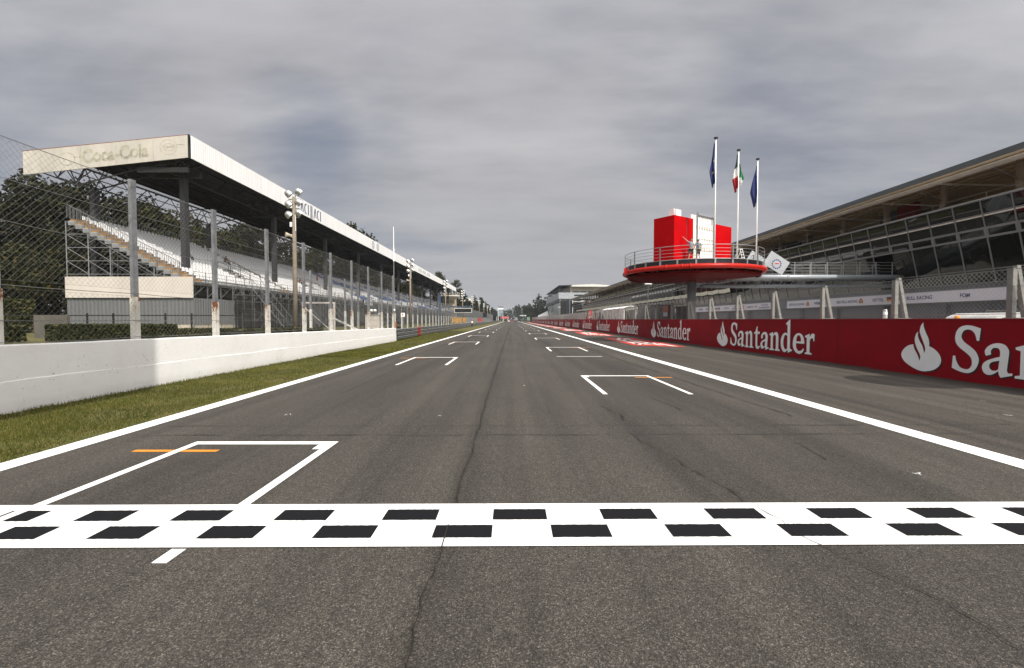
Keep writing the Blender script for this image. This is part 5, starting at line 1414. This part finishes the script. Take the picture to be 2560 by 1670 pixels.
mb.build('window', glass_m, T)
mb = MB(); mb.add([(26.3, 253.5, 20.75), (33.5, 253.5, 20.9), (33.5, 346, 20.9), (26.3, 346, 20.75), (26.3, 253.5, 21.05), (33.5, 253.5, 21.25), (33.5, 346, 21.25), (26.3, 346, 21.05)], [(3, 2, 1, 0), (4, 5, 6, 7), (0, 1, 5, 4), (1, 2, 6, 5), (2, 3, 7, 6), (3, 0, 4, 7)])
mb.build('roof_overhang', simple('dark slate roof', (.03, .033, .04), .6), T)
mb = MB(); mb.prism([(33.0, 20.4), (33.0, 21.1), (44.6, 21.75), (56, 21.0), (56, 20.3)], 253.8, 345, lambda a, b, t_: (a, t_, b)); mb.build('roof', simple('white roof sheet', (.60, .585, .54), .5), T)
mb = MB(); mb.lathe([(1.6, 21.7), (1.5, 22.1), (.9, 22.35)], (44.6, 262, 0), 14); mb.build('roof_cap', truss_m, T)
mb = MB(); 
for x_ in range(27, 34): mb.bar((x_, 255.1, 17.1), (x_, 255.1, 19.0), .05)
mb.bar((26.4, 255.1, 19.0), (34, 255.1, 19.0), .06); y = 255
while y < 346: mb.bar((26.5, y, 17.1), (26.5, y, 19), .05); y += 4
mb.bar((26.5, 255, 19), (26.5, 346, 19), .06); mb.build('balcony_railing', steel_l, T)
for x_, yy in ((27, 254.8), (32.5, 254.8), (26.6, 300)): MB().box(x_ - .2, x_ + .2, yy - .2, yy + .2, 0, 13.6).build('pillar', steel, T)
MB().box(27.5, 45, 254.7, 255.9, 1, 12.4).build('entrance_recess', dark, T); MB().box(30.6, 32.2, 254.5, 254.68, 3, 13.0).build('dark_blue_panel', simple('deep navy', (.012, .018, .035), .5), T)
mb = MB()
for (p, q) in (((34, 254, 0), (34, 254, 13)), ((34, 254, 12), (43.5, 254, 12)), ((43.5, 254, 12), (43.5, 254, 9)), ((34, 254, 10.5), (38, 254, 6.5)), ((39, 254, 0), (39, 254, 8)), ((41, 254, 0), (41, 254, 9)), ((36, 254, 6.4), (42, 254, 8))): mb.bar(p, q, .16)
mb.build('stair_frame', white_m, T)
t = thing('peaked_tent', 'white peaked tent at the far end of the red wall', 'tent', (22.5, 335, 0))
mb = MB(); mb.add([(-3.5, -4, 3), (5, -4, 3), (5, 4, 3), (-3.5, 4, 3), (4, 0, 8.2), (-3, 0, 5)], [(0, 1, 4, 5), (1, 2, 4), (2, 3, 5, 4), (3, 0, 5)]); mb.build('canopy', white_m, t)
mb = MB()
for x_, y_ in ((-3.4, -3.9), (4.9, -3.9), (4.9, 3.9), (-3.4, 3.9)): mb.bar((x_, y_, 0), (x_, y_, 3), .1)
mb.bar((4, 0, 0), (4, 0, 8.6), .12); mb.build('pole', white_m, t)

# ------------------------------------------------------------------ things in the pit lane, seen over the wall
def stand(lab, y0, y1, x, top, roofm, bodym, curved=False):
    t = thing('pit_wall_stand', lab, 'pit stand', (0, 0, 0)); xw = x + 1.7
    MB().box(x, x + .08, y0, y1, .8, top - .25).build('front_screen', bodym, t); MB().box(xw, xw + .06, y0 + .1, y1 - .1, .8, top - .4).build('rear_screen', bodym, t)
    MB().box(x + .08, xw, y0, y1, .5, .8).build('platform', truss_m, t)
    mb = MB()
    for yy in (y0 + .06, (y0 + y1) / 2, y1 - .06):
        for xx in (x + .12, xw - .06): mb.box(xx - .05, xx + .05, yy - .05, yy + .05, 0, top - .2)
    mb.build('leg', steel, t)
    mb = MB()
    if curved:
        n = 8; pr = [(x - .3 + (xw - x + .7) * i / n, top - .25 + .35 * math.sin(PI * i / n)) for i in range(n + 1)]; pr2 = [(a, b + .08) for a, b in pr[::-1]]
        mb.prism(pr + pr2, y0 - .3, y1 + .3, lambda a, b, t_: (a, t_, b))
    else: mb.box(x - .35, xw + .3, y0 - .3, y1 + .3, top - .2, top - .1)
    mb.build('canopy', roofm, t)
    mb = MB(); k = y0 + .3
    while k < y1 - .8: mb.box(x + .35, x + .42, k, k + .6, 1.9, 2.35); k += .8
    mb.build('monitor', black_m, t)
    return t
smoke = simple('smoked panel', (.05, .055, .06), .2, spec=.5)
stand('dark glazed pit wall stand behind the podium pole', 50.5, 57.5, 15.9, 3.75, smoke, smoke)
stand('small pit wall stand with a pale flat roof right of the dark glazed one', 45.6, 48.8, 16.0, 3.7, steel_l, black_m)
stand('white pit wall stand with a curved roof', 64.5, 79, 15.9, 3.75, white_m, white_panel_m, True)
stand('pale pit wall stand beyond the white curved one', 84, 92, 16.0, 3.5, steel_l, smoke)
stand('dark red pit wall stand near the red fin sign', 100, 128, 16.0, 3.4, steel_l, simple('maroon screen', (.12, .02, .025), .4))
stand('grey pit wall stand with a white awning, farthest along', 140, 190, 16.0, 3.5, white_m, simple('grey screen', (.2, .21, .22), .4))
t = thing('orange_banner_sign', 'small orange and white team sign hung on the pale roofed pit stand', 'sign', (15.86, 46.2, 0)); MB().box(0, .04, 0, 1.5, 2.75, 3.4).build('board', simple('orange red sign', (.42, .08, .03), .5), t); MB().box(-.005, 0, .1, 1.4, 2.3, 2.72).build('lower_board', banner_m, t)
t = thing('fin_sign', 'red fin shaped sign with a white patch standing above the red wall', 'sign', (15.4, 88.5, 0))
mb = MB(); mb.prism([(-.75, 1.95), (.65, 1.95), (.35, 3.55), (.05, 3.75), (-.35, 3.6)], -.12, .12, lambda a, b, t_: (a, t_, b)); mb.build('fin', simple('bright red fin', (.62, .02, .015), .5), t)
mb = MB(); mb.prism([(-.5, 2.35), (.3, 2.35), (.3, 2.85), (0, 2.7)], -.13, -.122, lambda a, b, t_: (a, t_, b)); mb.build('patch', white_m, t)
for (y, lab) in ((56, 'nearest slim flat headed lamp post in the pit lane beside the podium pole'), (107.5, 'second slim lamp post in the pit lane, left of the first'), (160, 'third slim lamp post in the pit lane, near the race control tower')):
    t = thing('lamp_post', lab, 'lamp post', (16.75, y, 0), 'slim lamp posts in the pit lane')
    mb = MB(); mb.tube([(0, 0, 0), (0, 0, 6.3)], [.06, .045], 8); mb.build('pole', steel, t); MB().box(-.42, .42, -.18, .18, 6.3, 6.42).build('head', white_m, t)

def wheel(mb, x, y, r, w): mb.bar((x - w / 2, y, r), (x + w / 2, y, r), r, 16)
def car(name, label, cat, x, y, body_m, prof, w, wheels, wr=.32, glassz=None, box=None, rz=0, z=0):
    t = thing(name, label, cat, (x, y, z), None, rz)
    mb = MB(); mb.prism(prof, -w / 2, w / 2, lambda a, b, t_: (t_, a, b)); mb.build('body', body_m, t)
    if glassz:
        mb = MB(); a0, a1, z0, z1 = glassz
        for s in (-1, 1): mb.box(s * (w / 2 + .004) - .003, s * (w / 2 + .004) + .003, a0, a1, z0, z1)
        mb.build('side_window', glass_m, t)
        yr, zr0, zr1 = prof[0][0], z0, z1
        mb = MB(); mb.box(-w / 2 + .15, w / 2 - .15, yr - .02, yr - .005, z0, z1); mb.build('rear_window', glass_m, t)
    for s in (-1, 1):
        mb = MB(); mb.box(s * (w / 2 - .16) - .1, s * (w / 2 - .16) + .1, prof[0][0] - .025, prof[0][0] - .005, .75, .95); mb.build('tail_light', simple('tail light red', (.4, .01, .01), .3) if 'tail light red' not in MATS else MATS['tail light red'], t)
        for yy in wheels:
            mb = MB(); wheel(mb, s * (w / 2 - .1), yy, wr, .22); wo = mb.build('wheel', rubber, t)
            mb = MB(); mb.bar((s * (w / 2 - .1) - .115, yy, wr), (s * (w / 2 - .1) + .115, yy, wr), wr * .6, 12); mb.build('rim', steel_l, wo)
    if box: MB().box(*box[:6]).build('load_box', box[6], t)
    return t
hatch = [(-2.1, .35), (2.1, .35), (2.15, .75), (1.2, .95), (.5, 1.42), (-1.5, 1.48), (-2.1, 1.0)]
car('parked_car', 'dark car far down the straight on the left edge of the track', 'car', -5.3, 400, black_m, hatch, 1.8, (-1.3, 1.35), glassz=(-1.4, .3, 1.0, 1.38))
car('parked_car', 'white car far down the straight, between the dark car and the red one', 'car', -2.4, 405, white_m, hatch, 1.75, (-1.3, 1.35), glassz=(-1.4, .3, 1.0, 1.38))
car('parked_van', 'faded red van in the middle of the far end of the straight', 'van', 0.2, 402, simple('faded red car paint', (.42, .10, .10), .4), [(-2.3, .35), (2.3, .35), (2.3, .95), (1.6, 1.9), (-2.3, 1.95)], 1.9, (-1.5, 1.5), glassz=(-1.9, 1.2, 1.15, 1.75))
car('box_truck', 'dark pick up truck with a tall grey load box on the far straight', 'truck', 3.9, 395, black_m, [(-3.2, .4), (3.0, .4), (3.0, 1.2), (2.2, 1.3), (1.7, 2.1), (.6, 2.15), (.5, 1.2), (-3.2, 1.2)], 2.3, (-2.0, 2.0), .42, None, (-1.3, 1.3, -3.3, .4, 1.25, 3.9, simple('grey tarpaulin', (.20, .22, .23), .8)))
car('green_truck', 'green and grey truck parked where the red wall ends', 'truck', 12.9, 352, black_m, [(-3.0, .4), (3.0, .4), (3.0, 1.3), (2.4, 2.2), (1.0, 2.2), (1.0, 1.2), (-3.0, 1.2)], 2.3, (-1.9, 2.0), .45, None, (-1.2, 1.2, -3.1, .9, 1.25, 4.0, simple('dull green tarpaulin', (.14, .24, .15), .8)))
van = car('white_van', 'white van parked in the pit lane, only its roof above the red wall', 'van', 21.0, 19.6, simple('van grey white', (.45, .45, .44), .4), [(-2.4, .4), (2.4, .4), (2.5, 1.1), (2.0, 1.45), (1.35, 2.1), (.9, 2.25), (-1.7, 2.30), (-2.25, 2.15), (-2.4, 1.2)], 1.95, (-1.6, 1.5), .34, (-1.9, 1.1, 1.5, 2.05), rz=R(95))
mb = MB(); mb.bar((0, -.9, 2.34), (0, .7, 2.33), .05, 6); mb.build('roof_rack', truss_m, van)
t = thing('beacon_light', 'orange beacon light just above the red wall beside the white van', 'beacon', (19.0, 19.4, 0)); mb = MB(); mb.tube([(0, 0, 0), (0, 0, 1.98)], .04, 6); mb.build('post', post_grey, t); mb = MB(); mb.lathe([(.09, 1.98), (.10, 2.07), (.07, 2.14)], (0, 0, 0), 12); mb.build('lens', simple('orange beacon', (.75, .27, .02), .3), t, True)

# ------------------------------------------------------------------ people
def skin_mesh(name, joints, edges, root, mat, extra=None, sub=1):
    names = list(joints); idx = {n: i for i, n in enumerate(names)}
    me = bpy.data.meshes.new('tmp'); me.from_pydata([joints[n][0] for n in names], [(idx[a], idx[b]) for a, b in edges], [])
    o = bpy.data.objects.new('tmp', me); COL.objects.link(o)
    o.modifiers.new('skin', 'SKIN'); s = o.modifiers.new('sub', 'SUBSURF'); s.levels = sub; s.render_levels = sub
    for n in names:
        sv_ = me.skin_vertices[0].data[idx[n]]; sv_.radius = (joints[n][1], joints[n][1] * (joints[n][2] if len(joints[n]) > 2 else 1)); sv_.use_root = (n == root)
    bpy.context.view_layer.update()
    ev = bpy.data.meshes.new_from_object(o.evaluated_get(bpy.context.evaluated_depsgraph_get()))
    bpy.data.objects.remove(o); bpy.data.meshes.remove(me)
    if extra:
        bm = bmesh.new(); bm.from_mesh(ev); tmp = extra.mesh('tmp', mat); bm.from_mesh(tmp); bm.to_mesh(ev); bm.free(); bpy.data.meshes.remove(tmp)
    ev.name = name; ev.materials.clear(); ev.materials.append(mat)
    ev.polygons.foreach_set('use_smooth', [True] * len(ev.polygons)); ev.update()
    return ev
BASE = dict(pelvis=(0, 0, .96), waist=(0, -.01, 1.10), chest=(0, 0, 1.30), collar=(0, .01, 1.46), neck=(0, 0, 1.54), head=(0, -.015, 1.66),
            shL=(.18, .01, 1.43), elL=(.25, .03, 1.15), wrL=(.26, -.06, .91), shR=(-.18, .01, 1.43), elR=(-.25, .03, 1.15), wrR=(-.26, -.06, .91),
            hipL=(.09, 0, .90), knL=(.11, -.03, .50), anL=(.12, .02, .09), toL=(.14, -.16, .035), hipR=(-.09, 0, .90), knR=(-.11, -.03, .50), anR=(-.12, .02, .09), toR=(-.14, -.16, .035))
RAD = dict(pelvis=(.135, .8), waist=(.125, .8), chest=(.15, .75), collar=(.085, .9), neck=(.052, 1), shL=(.062, 1), elL=(.043, 1), wrL=(.029, 1), shR=(.062, 1), elR=(.043, 1), wrR=(.029, 1),
           hipL=(.088, 1), knL=(.058, 1), anL=(.040, 1), toL=(.034, 1), hipR=(.088, 1), knR=(.058, 1), anR=(.040, 1), toR=(.034, 1))
EDG = [('pelvis', 'waist'), ('waist', 'chest'), ('chest', 'collar'), ('collar', 'neck'), ('collar', 'shL'), ('shL', 'elL'), ('elL', 'wrL'), ('collar', 'shR'), ('shR', 'elR'), ('elR', 'wrR'),
       ('pelvis', 'hipL'), ('hipL', 'knL'), ('knL', 'anL'), ('anL', 'toL'), ('pelvis', 'hipR'), ('hipR', 'knR'), ('knR', 'anR'), ('anR', 'toR')]
def head_mb(mb, c, face):
    c = Vector(c); f = Vector(face).normalized(); s = Vector((-f.y, f.x, 0)).normalized(); u = Vector((0, 0, 1)); n, m = 14, 10; vs = []
    for i in range(m + 1):
        ph = PI * i / m; z = math.cos(ph)
        for k in range(n):
            th = 2 * PI * k / n; a, b = math.cos(th), math.sin(th)
            rr = math.sin(ph) * (1 if z > -.2 else 1 - .22 * (-z - .2))
            fx_ = a * rr * .098; sx = b * rr * .076; zz = z * .118
            if a > .9 and -.25 < z < .05: fx_ += .022          # nose
            if .5 < a < .95 and .05 < z < .3: fx_ -= .008       # eye sockets
            if a > .8 and -.55 < z < -.4: fx_ -= .006           # mouth
            if abs(b) > .9 and -.1 < z < .25: sx *= 1.16        # ears
            vs.append(c + f * fx_ + s * sx + u * zz)
    fs = [(i * n + k, (i + 1) * n + k, (i + 1) * n + (k + 1) % n, i * n + (k + 1) % n) for i in range(m) for k in range(n)]
    mb.add(vs, fs)
def hand_mb(mb, w, d, side):
    w = Vector(w); d = Vector(d).normalized(); a = d.orthogonal().normalized(); b = d.cross(a)
    mb.bar(w - d * .01, w + d * .085, .036, 6, .040)
    for k, (off, ln) in enumerate(((-.03, .062), (-.01, .075), (.01, .07), (.03, .055))):
        p = w + d * .08 + a * off; q = p + d * ln * .55 + b * .004; mb.bar(p, q, .0095, 5, .0085); mb.bar(q, q + d * ln * .45 + b * .018, .0085, 5, .006)
    p = w + d * .025 + a * .034 * side; q = p + d * .03 + a * .028 * side; mb.bar(p, q, .011, 5, .009); mb.bar(q, q + d * .03 + a * .004 * side + b * .01, .009, 5, .006)
def person(label, loc, rz, pose, shirt, shorts, hair, shoes, face=(0, -1, -.02), long_legs=False, group=None):
    t = thing('person', label, 'person', loc, group, rz)
    J = dict(BASE); J.update(pose)
    S = {k: (J[k], *RAD[k]) for k in RAD}
    ex = MB(); head_mb(ex, J['head'], face); ex.bar(J['neck'], Vector(J['head']) - Vector((0, 0, .05)), .05, 8)
    for s, sg in (('L', 1), ('R', -1)): hand_mb(ex, J['wr' + s], Vector(J['wr' + s]) - Vector(J['el' + s]), sg)
    link('body', skin_mesh('body', S, EDG, 'pelvis', skin_m, ex), t)
    grow = lambda k, g_: (J[k], RAD[k][0] + g_, RAD[k][1])
    half = lambda a, b, t_: tuple(Vector(J[a]).lerp(Vector(J[b]), t_))
    SJ = {'waist': (half('pelvis', 'waist', .35), RAD['waist'][0] + .028, .85), 'mid': grow('waist', .025), 'chest': grow('chest', .02), 'collar': grow('collar', .012), 'shL': grow('shL', .018), 'slL': (half('shL', 'elL', .62), .068, 1), 'shR': grow('shR', .018), 'slR': (half('shR', 'elR', .62), .068, 1)}
    link('shirt', skin_mesh('shirt', SJ, [('waist', 'mid'), ('mid', 'chest'), ('chest', 'collar'), ('collar', 'shL'), ('shL', 'slL'), ('collar', 'shR'), ('shR', 'slR')], 'waist', shirt), t)
    kt = .95 if not long_legs else 1
    PJ = {'pelvis': grow('pelvis', .024), 'hipL': grow('hipL', .022), 'kL': (half('hipL', 'knL', kt), .085, 1), 'hipR': grow('hipR', .022), 'kR': (half('hipR', 'knR', kt), .085, 1)}
    PE = [('pelvis', 'hipL'), ('hipL', 'kL'), ('pelvis', 'hipR'), ('hipR', 'kR')]
    if long_legs:
        PJ['aL'] = (half('knL', 'anL', .92), .06, 1); PJ['aR'] = (half('knR', 'anR', .92), .06, 1); PE += [('kL', 'aL'), ('kR', 'aR')]
    link('trousers' if long_legs else 'shorts', skin_mesh('shorts', PJ, PE, 'pelvis', shorts), t)
    hm = MB(); c_ = Vector(J['head']); f = Vector(face).normalized(); n = 14; vs = []
    for i in range(6):
        ph = PI * .56 * i / 5
        for k in range(n):
            th = 2 * PI * k / n; a = math.cos(th); lim = ph if a < .35 else ph * .62
            s_ = Vector((-f.y, f.x, 0)).normalized()
            vs.append(c_ + f * (a * math.sin(lim) * .106) + s_ * (math.sin(th) * math.sin(lim) * .085) + Vector((0, 0, math.cos(lim) * .128)))
    hm.add(vs, [(i * n + k, (i + 1) * n + k, (i + 1) * n + (k + 1) % n, i * n + (k + 1) % n) for i in range(5) for k in range(n)])
    link('hair', hm.mesh('hair', hair, True), t)
    for s in 'LR':
        mb = MB(); a_, b_ = Vector(J['an' + s]), Vector(J['to' + s]); d = (b_ - a_); d.z = 0; d.normalize()
        mb.tube([tuple(a_ - d * .06 - Vector((0, 0, .045))), tuple(a_ + d * .04 - Vector((0, 0, .03))), tuple(b_ - Vector((0, 0, -.005))), tuple(b_ + d * .06)], [.048, .056, .045, .02], 8); mb.build('shoe', shoes, t, True)
    return t
sh_grey = simple('grey blue T-shirt', (.20, .225, .27), .8, var=.06); sh_dark = simple('dark shorts cloth', (.020, .019, .016), .85); sh_camo = simple('camouflage shorts', (.035, .036, .022), .85, var=.6, vscale=14)
hair_m = simple('dark hair', (.012, .009, .007), .6); sh_blue = simple('pale blue shirt', (.22, .28, .45), .8); sh_black = simple('black clothing', (.02, .02, .024), .8); sh_red = simple('red clothing', (.30, .04, .05), .8)
person('man in grey T-shirt and sunglasses on the podium, one arm raised against the red box', (14.36, 36.62, DK), R(15),
       dict(shR=(-.18, .0, 1.45), elR=(-.36, .12, 1.66), wrR=(-.50, .25, 1.86), elL=(.27, -.02, 1.16), wrL=(.12, -.22, 1.08), knL=(.17, -.03, .5), anL=(.21, .02, .09), toL=(.25, -.15, .035), knR=(-.17, -.03, .5), anR=(-.21, .02, .09), toR=(-.25, -.15, .035)), sh_grey, sh_dark, hair_m, black_m)
person('man seen from behind on the podium in pale grey T-shirt and patterned shorts', (15.02, 36.8, DK), R(185),
       dict(head=(0, -.06, 1.63), collar=(0, -.02, 1.45), elL=(.30, -.06, 1.16), wrL=(.26, -.27, 1.02), elR=(-.28, -.06, 1.16), wrR=(-.16, -.26, 1.02), knR=(-.13, -.12, .52), anR=(-.14, .05, .10), toR=(-.15, -.12, .035)), sh_grey, sh_camo, hair_m, rubber, face=(0, -1, -.35))
SIT = dict(pelvis=(0, .05, .45), waist=(0, .06, .60), chest=(0, .02, .80), collar=(0, -.01, .96), neck=(0, -.03, 1.03), head=(0, -.06, 1.15), shL=(.18, 0, .93), elL=(.25, -.08, .68), wrL=(.14, -.30, .60), shR=(-.18, 0, .93), elR=(-.25, -.08, .68), wrR=(-.14, -.30, .60),
           hipL=(.09, 0, .43), knL=(.13, -.42, .44), anL=(.13, -.48, .06), toL=(.14, -.64, .03), hipR=(-.09, 0, .43), knR=(-.13, -.42, .44), anR=(-.13, -.48, .06), toR=(-.14, -.64, .03))
def seat_person(label, i, y, shirt, legs, group=None):
    x, z = row(i); person(label, (x - .30, y, z), R(90), SIT, shirt, legs, hair_m, black_m, long_legs=True, group=group)
def sit_row(u, i): return 1058 * abs(row(i)[0]) / (1188 - u)
seat_person('lone spectator in a pale blue shirt seated beside a grandstand column', 8, sit_row(447, 8), sh_blue, sh_black)
seat_person('lone spectator in dark clothes seated at a brown stair of the grandstand', 9, sit_row(532, 9), sh_black, sh_black)
seat_person('dark clothed spectator seated behind the first floodlight mast, left of two', 5, sit_row(702, 5), sh_black, sh_black)
seat_person('dark clothed spectator seated behind the first floodlight mast, right of two', 5, sit_row(707, 5), sh_red, sh_black)
person('spectator in red standing among the white seats farther along the grandstand', (row(9)[0] - .2, sit_row(740, 9), row(9)[1]), R(90), {}, sh_red, sh_red, hair_m, black_m, long_legs=True)
person('person leaning at the terrace railing of the pit building', (34.4, 57.4, 9.32), R(-90), dict(elL=(.26, -.12, 1.2), wrL=(.2, -.36, 1.22), elR=(-.26, -.12, 1.2), wrR=(-.2, -.36, 1.22)), sh_black, sh_black, hair_m, black_m, long_legs=True)
person('person in white far down the left verge by the barrier', (-10.6, 122, 0), R(20), {}, white_m, sh_black, hair_m, black_m, long_legs=True)

# ------------------------------------------------------------------ unseen shade casters, made up and added just outside the frame
t = thing('shade_board', 'unseen overhead board on a cantilever post, added to shade the near white wall', 'sign', (0, 0, 0))
MB().box(-4.25, -4.06, -16, 3.04, 12.85, 17.0).build('board', grey_corr, t)  # out-of-view board added so its shade falls on the white wall
mb = MB(); mb.box(-13.3, -12.7, -16.4, -15.8, .9, 15.2); mb.box(-12.7, -3.9, -16.3, -15.9, 14.4, 15.0); mb.build('post', post_grey, t)
t = thing('shade_disc', 'unseen round disc on a pole, added to shade the asphalt beside the red wall', 'platform', (16.75, 7.7, 0))
mb = MB(); mb.tube([(0, 0, 0), (0, 0, 9)], .12, 10); mb.build('pole', post_grey, t, True)
mb = MB(); mb.lathe([(1.45, 9.0), (1.5, 9.15), (1.45, 9.3)], (0, 0, 0), 32); mb.build('deck', deck_m, t)  # disc added out of view for the shade patch by the red wall

# ------------------------------------------------------------------ light, sky, air
SUN = Vector((.46, -.74, 1.0)).normalized()
sun = bpy.data.lights.new('sun', 'SUN'); sun.energy = 4.8; sun.angle = R(.53); sun.color = (1, .95, .87)
so = bpy.data.objects.new('sun', sun); COL.objects.link(so); so.rotation_euler = SUN.to_track_quat('Z', 'Y').to_euler()
elev = math.asin(SUN.z); azim = math.atan2(SUN.x, SUN.y)
world = bpy.data.worlds.new('World'); scene.world = world; world.use_nodes = True
nt = world.node_tree; nt.nodes.clear(); L = nt.links.new
out = N(nt, 'OutputWorld'); bg = N(nt, 'Background'); L(bg.outputs[0], out.inputs[0])
sky = N(nt, 'TexSky', sky_type='NISHITA', sun_disc=False, sun_elevation=elev, sun_rotation=azim, air_density=1.0, dust_density=1.6, ozone_density=1.4, altitude=160)
tc = N(nt, 'TexCoord'); sx = N(nt, 'SeparateXYZ'); L(tc.outputs['Generated'], sx.inputs[0])
def math_(op, a, b=None, clamp=False):
    n = N(nt, 'Math', operation=op); n.use_clamp = clamp
    for i, v in enumerate((a, b)):
        if v is None: continue
        if hasattr(v, 'links'): L(v, n.inputs[i])
        else: n.inputs[i].default_value = v
    return n.outputs[0]
zz = math_('ADD', math_('MAXIMUM', sx.outputs[2], 0.0), .16)
cxy = N(nt, 'CombineXYZ'); L(math_('DIVIDE', sx.outputs[0], zz), cxy.inputs[0]); L(math_('DIVIDE', sx.outputs[1], zz), cxy.inputs[1])
mp = N(nt, 'Mapping'); mp.inputs['Rotation'].default_value = (0, 0, R(38)); mp.inputs['Scale'].default_value = (.8, 1.0, 1); mp.inputs['Location'].default_value = (3.1, 1.7, 0); L(cxy.outputs[0], mp.inputs[0])
n1 = noise(nt, mp.outputs[0], .95, 9, .5); mp2 = N(nt, 'Mapping'); mp2.inputs['Scale'].default_value = (.6, 1.5, 1); mp2.inputs['Rotation'].default_value = (0, 0, R(52)); L(cxy.outputs[0], mp2.inputs[0])
n2 = noise(nt, mp2.outputs[0], 2.0, 9, .54)
dens = math_('ADD', math_('MULTIPLY', n1, .72), math_('MULTIPLY', n2, .36))
def blob(u, v, rad, amt):
    d = Vector(((u - 1190) / 1058, 1, (743 - v) / 1058)).normalized()
    vm = N(nt, 'VectorMath', operation='DOT_PRODUCT'); L(tc.outputs['Generated'], vm.inputs[0]); vm.inputs[1].default_value = d
    mr = N(nt, 'MapRange', interpolation_type='SMOOTHSTEP'); mr.inputs['From Min'].default_value = math.cos(R(rad)); mr.inputs['From Max'].default_value = 1; mr.inputs['To Min'].default_value = 0; mr.inputs['To Max'].default_value = amt
    L(vm.outputs['Value'], mr.inputs[0]); return mr.outputs[0]
for b_ in (blob(690, 310, 8, -.20), blob(860, 400, 12, -.13), blob(2150, 120, 20, -.06), blob(130, 170, 16, -.09), blob(1250, 210, 24, .06), blob(60, 420, 10, -.05), blob(1500, 60, 18, -.05), blob(640, 200, 12, .06)): dens = math_('ADD', dens, b_)
mask = N(nt, 'MapRange', interpolation_type='SMOOTHSTEP'); mask.inputs['From Min'].default_value = .20; mask.inputs['From Max'].default_value = .57; mask.inputs['To Min'].default_value = .25; mask.inputs['To Max'].default_value = 1; L(dens, mask.inputs[0])
hz = N(nt, 'MapRange'); hz.inputs['From Min'].default_value = 0; hz.inputs['From Max'].default_value = .42; hz.inputs['To Min'].default_value = .92; hz.inputs['To Max'].default_value = 0; hz.interpolation_type = 'SMOOTHSTEP'; L(sx.outputs[2], hz.inputs[0])
m2 = math_('MAXIMUM', mask.outputs[0], hz.outputs[0])
SK = .075
shade = ramp(nt, n2, [(.30, (.385 / SK, .38 / SK, .40 / SK)), (.5, (.468 / SK, .466 / SK, .495 / SK)), (.70, (.555 / SK, .553 / SK, .575 / SK))])
lowc = mixc(nt, hz.outputs[0], shade, (.425 / SK, .43 / SK, .452 / SK))
bluec = mixc(nt, .55, sky.outputs[0], (.20 / SK, .225 / SK, .29 / SK))
colr = mixc(nt, m2, bluec, lowc)
# glow added round the sun direction, out of view, to lift the ambient light
vm = N(nt, 'VectorMath', operation='DOT_PRODUCT'); L(tc.outputs['Generated'], vm.inputs[0]); vm.inputs[1].default_value = SUN
au = math_('POWER', math_('MAXIMUM', vm.outputs['Value'], 0.0), 2.2)
glow = N(nt, 'VectorMath', operation='SCALE'); glow.inputs[0].default_value = (1.0 / SK, .97 / SK, .92 / SK); L(math_('MULTIPLY', au, 1.95), glow.inputs['Scale'])
addv = N(nt, 'VectorMath', operation='ADD'); L(colr, addv.inputs[0]); L(glow.outputs[0], addv.inputs[1]); colr = addv.outputs[0]
L(colr, bg.inputs['Color']); bg.inputs['Strength'].default_value = SK

HAZE = True
if HAZE:
    hm, hnt, hb, hout = new_mat('pale air'); hnt.nodes.remove(hb)
    pv = N(hnt, 'VolumePrincipled'); pv.inputs['Color'].default_value = (.80, .86, .95, 1); pv.inputs['Density'].default_value = .00013; pv.inputs['Anisotropy'].default_value = .0
    hnt.links.new(pv.outputs[0], hout.inputs['Volume'])
    hz_o = MB().box(-1600, 1600, -320, 2600, -1.3, 46).build('haze', hm); hz_o['kind'] = 'stuff'; hz_o['label'] = 'thin pale air over the whole circuit'

cam = bpy.data.cameras.new('camera'); cam.sensor_width = 36; cam.lens = 16.0; cam.clip_end = 6000; cam.clip_start = .05
co = bpy.data.objects.new('camera', cam); COL.objects.link(co); co.location = (0, 0, 1.97); co.rotation_euler = (R(90 - 1.81), 0, R(-.05)); scene.camera = co
scene.view_settings.view_transform = 'Standard'; scene.view_settings.look = 'None'; scene.view_settings.gamma = 1; scene.view_settings.exposure = 0
scene.render.engine = 'CYCLES'; scene.cycles.use_denoising = True; scene.cycles.max_bounces = 6; scene.cycles.volume_bounces = 0
scene.cycles.volume_step_rate = 5; scene.cycles.transparent_max_bounces = 6
scene.render.resolution_x = 1024; scene.render.resolution_y = 668
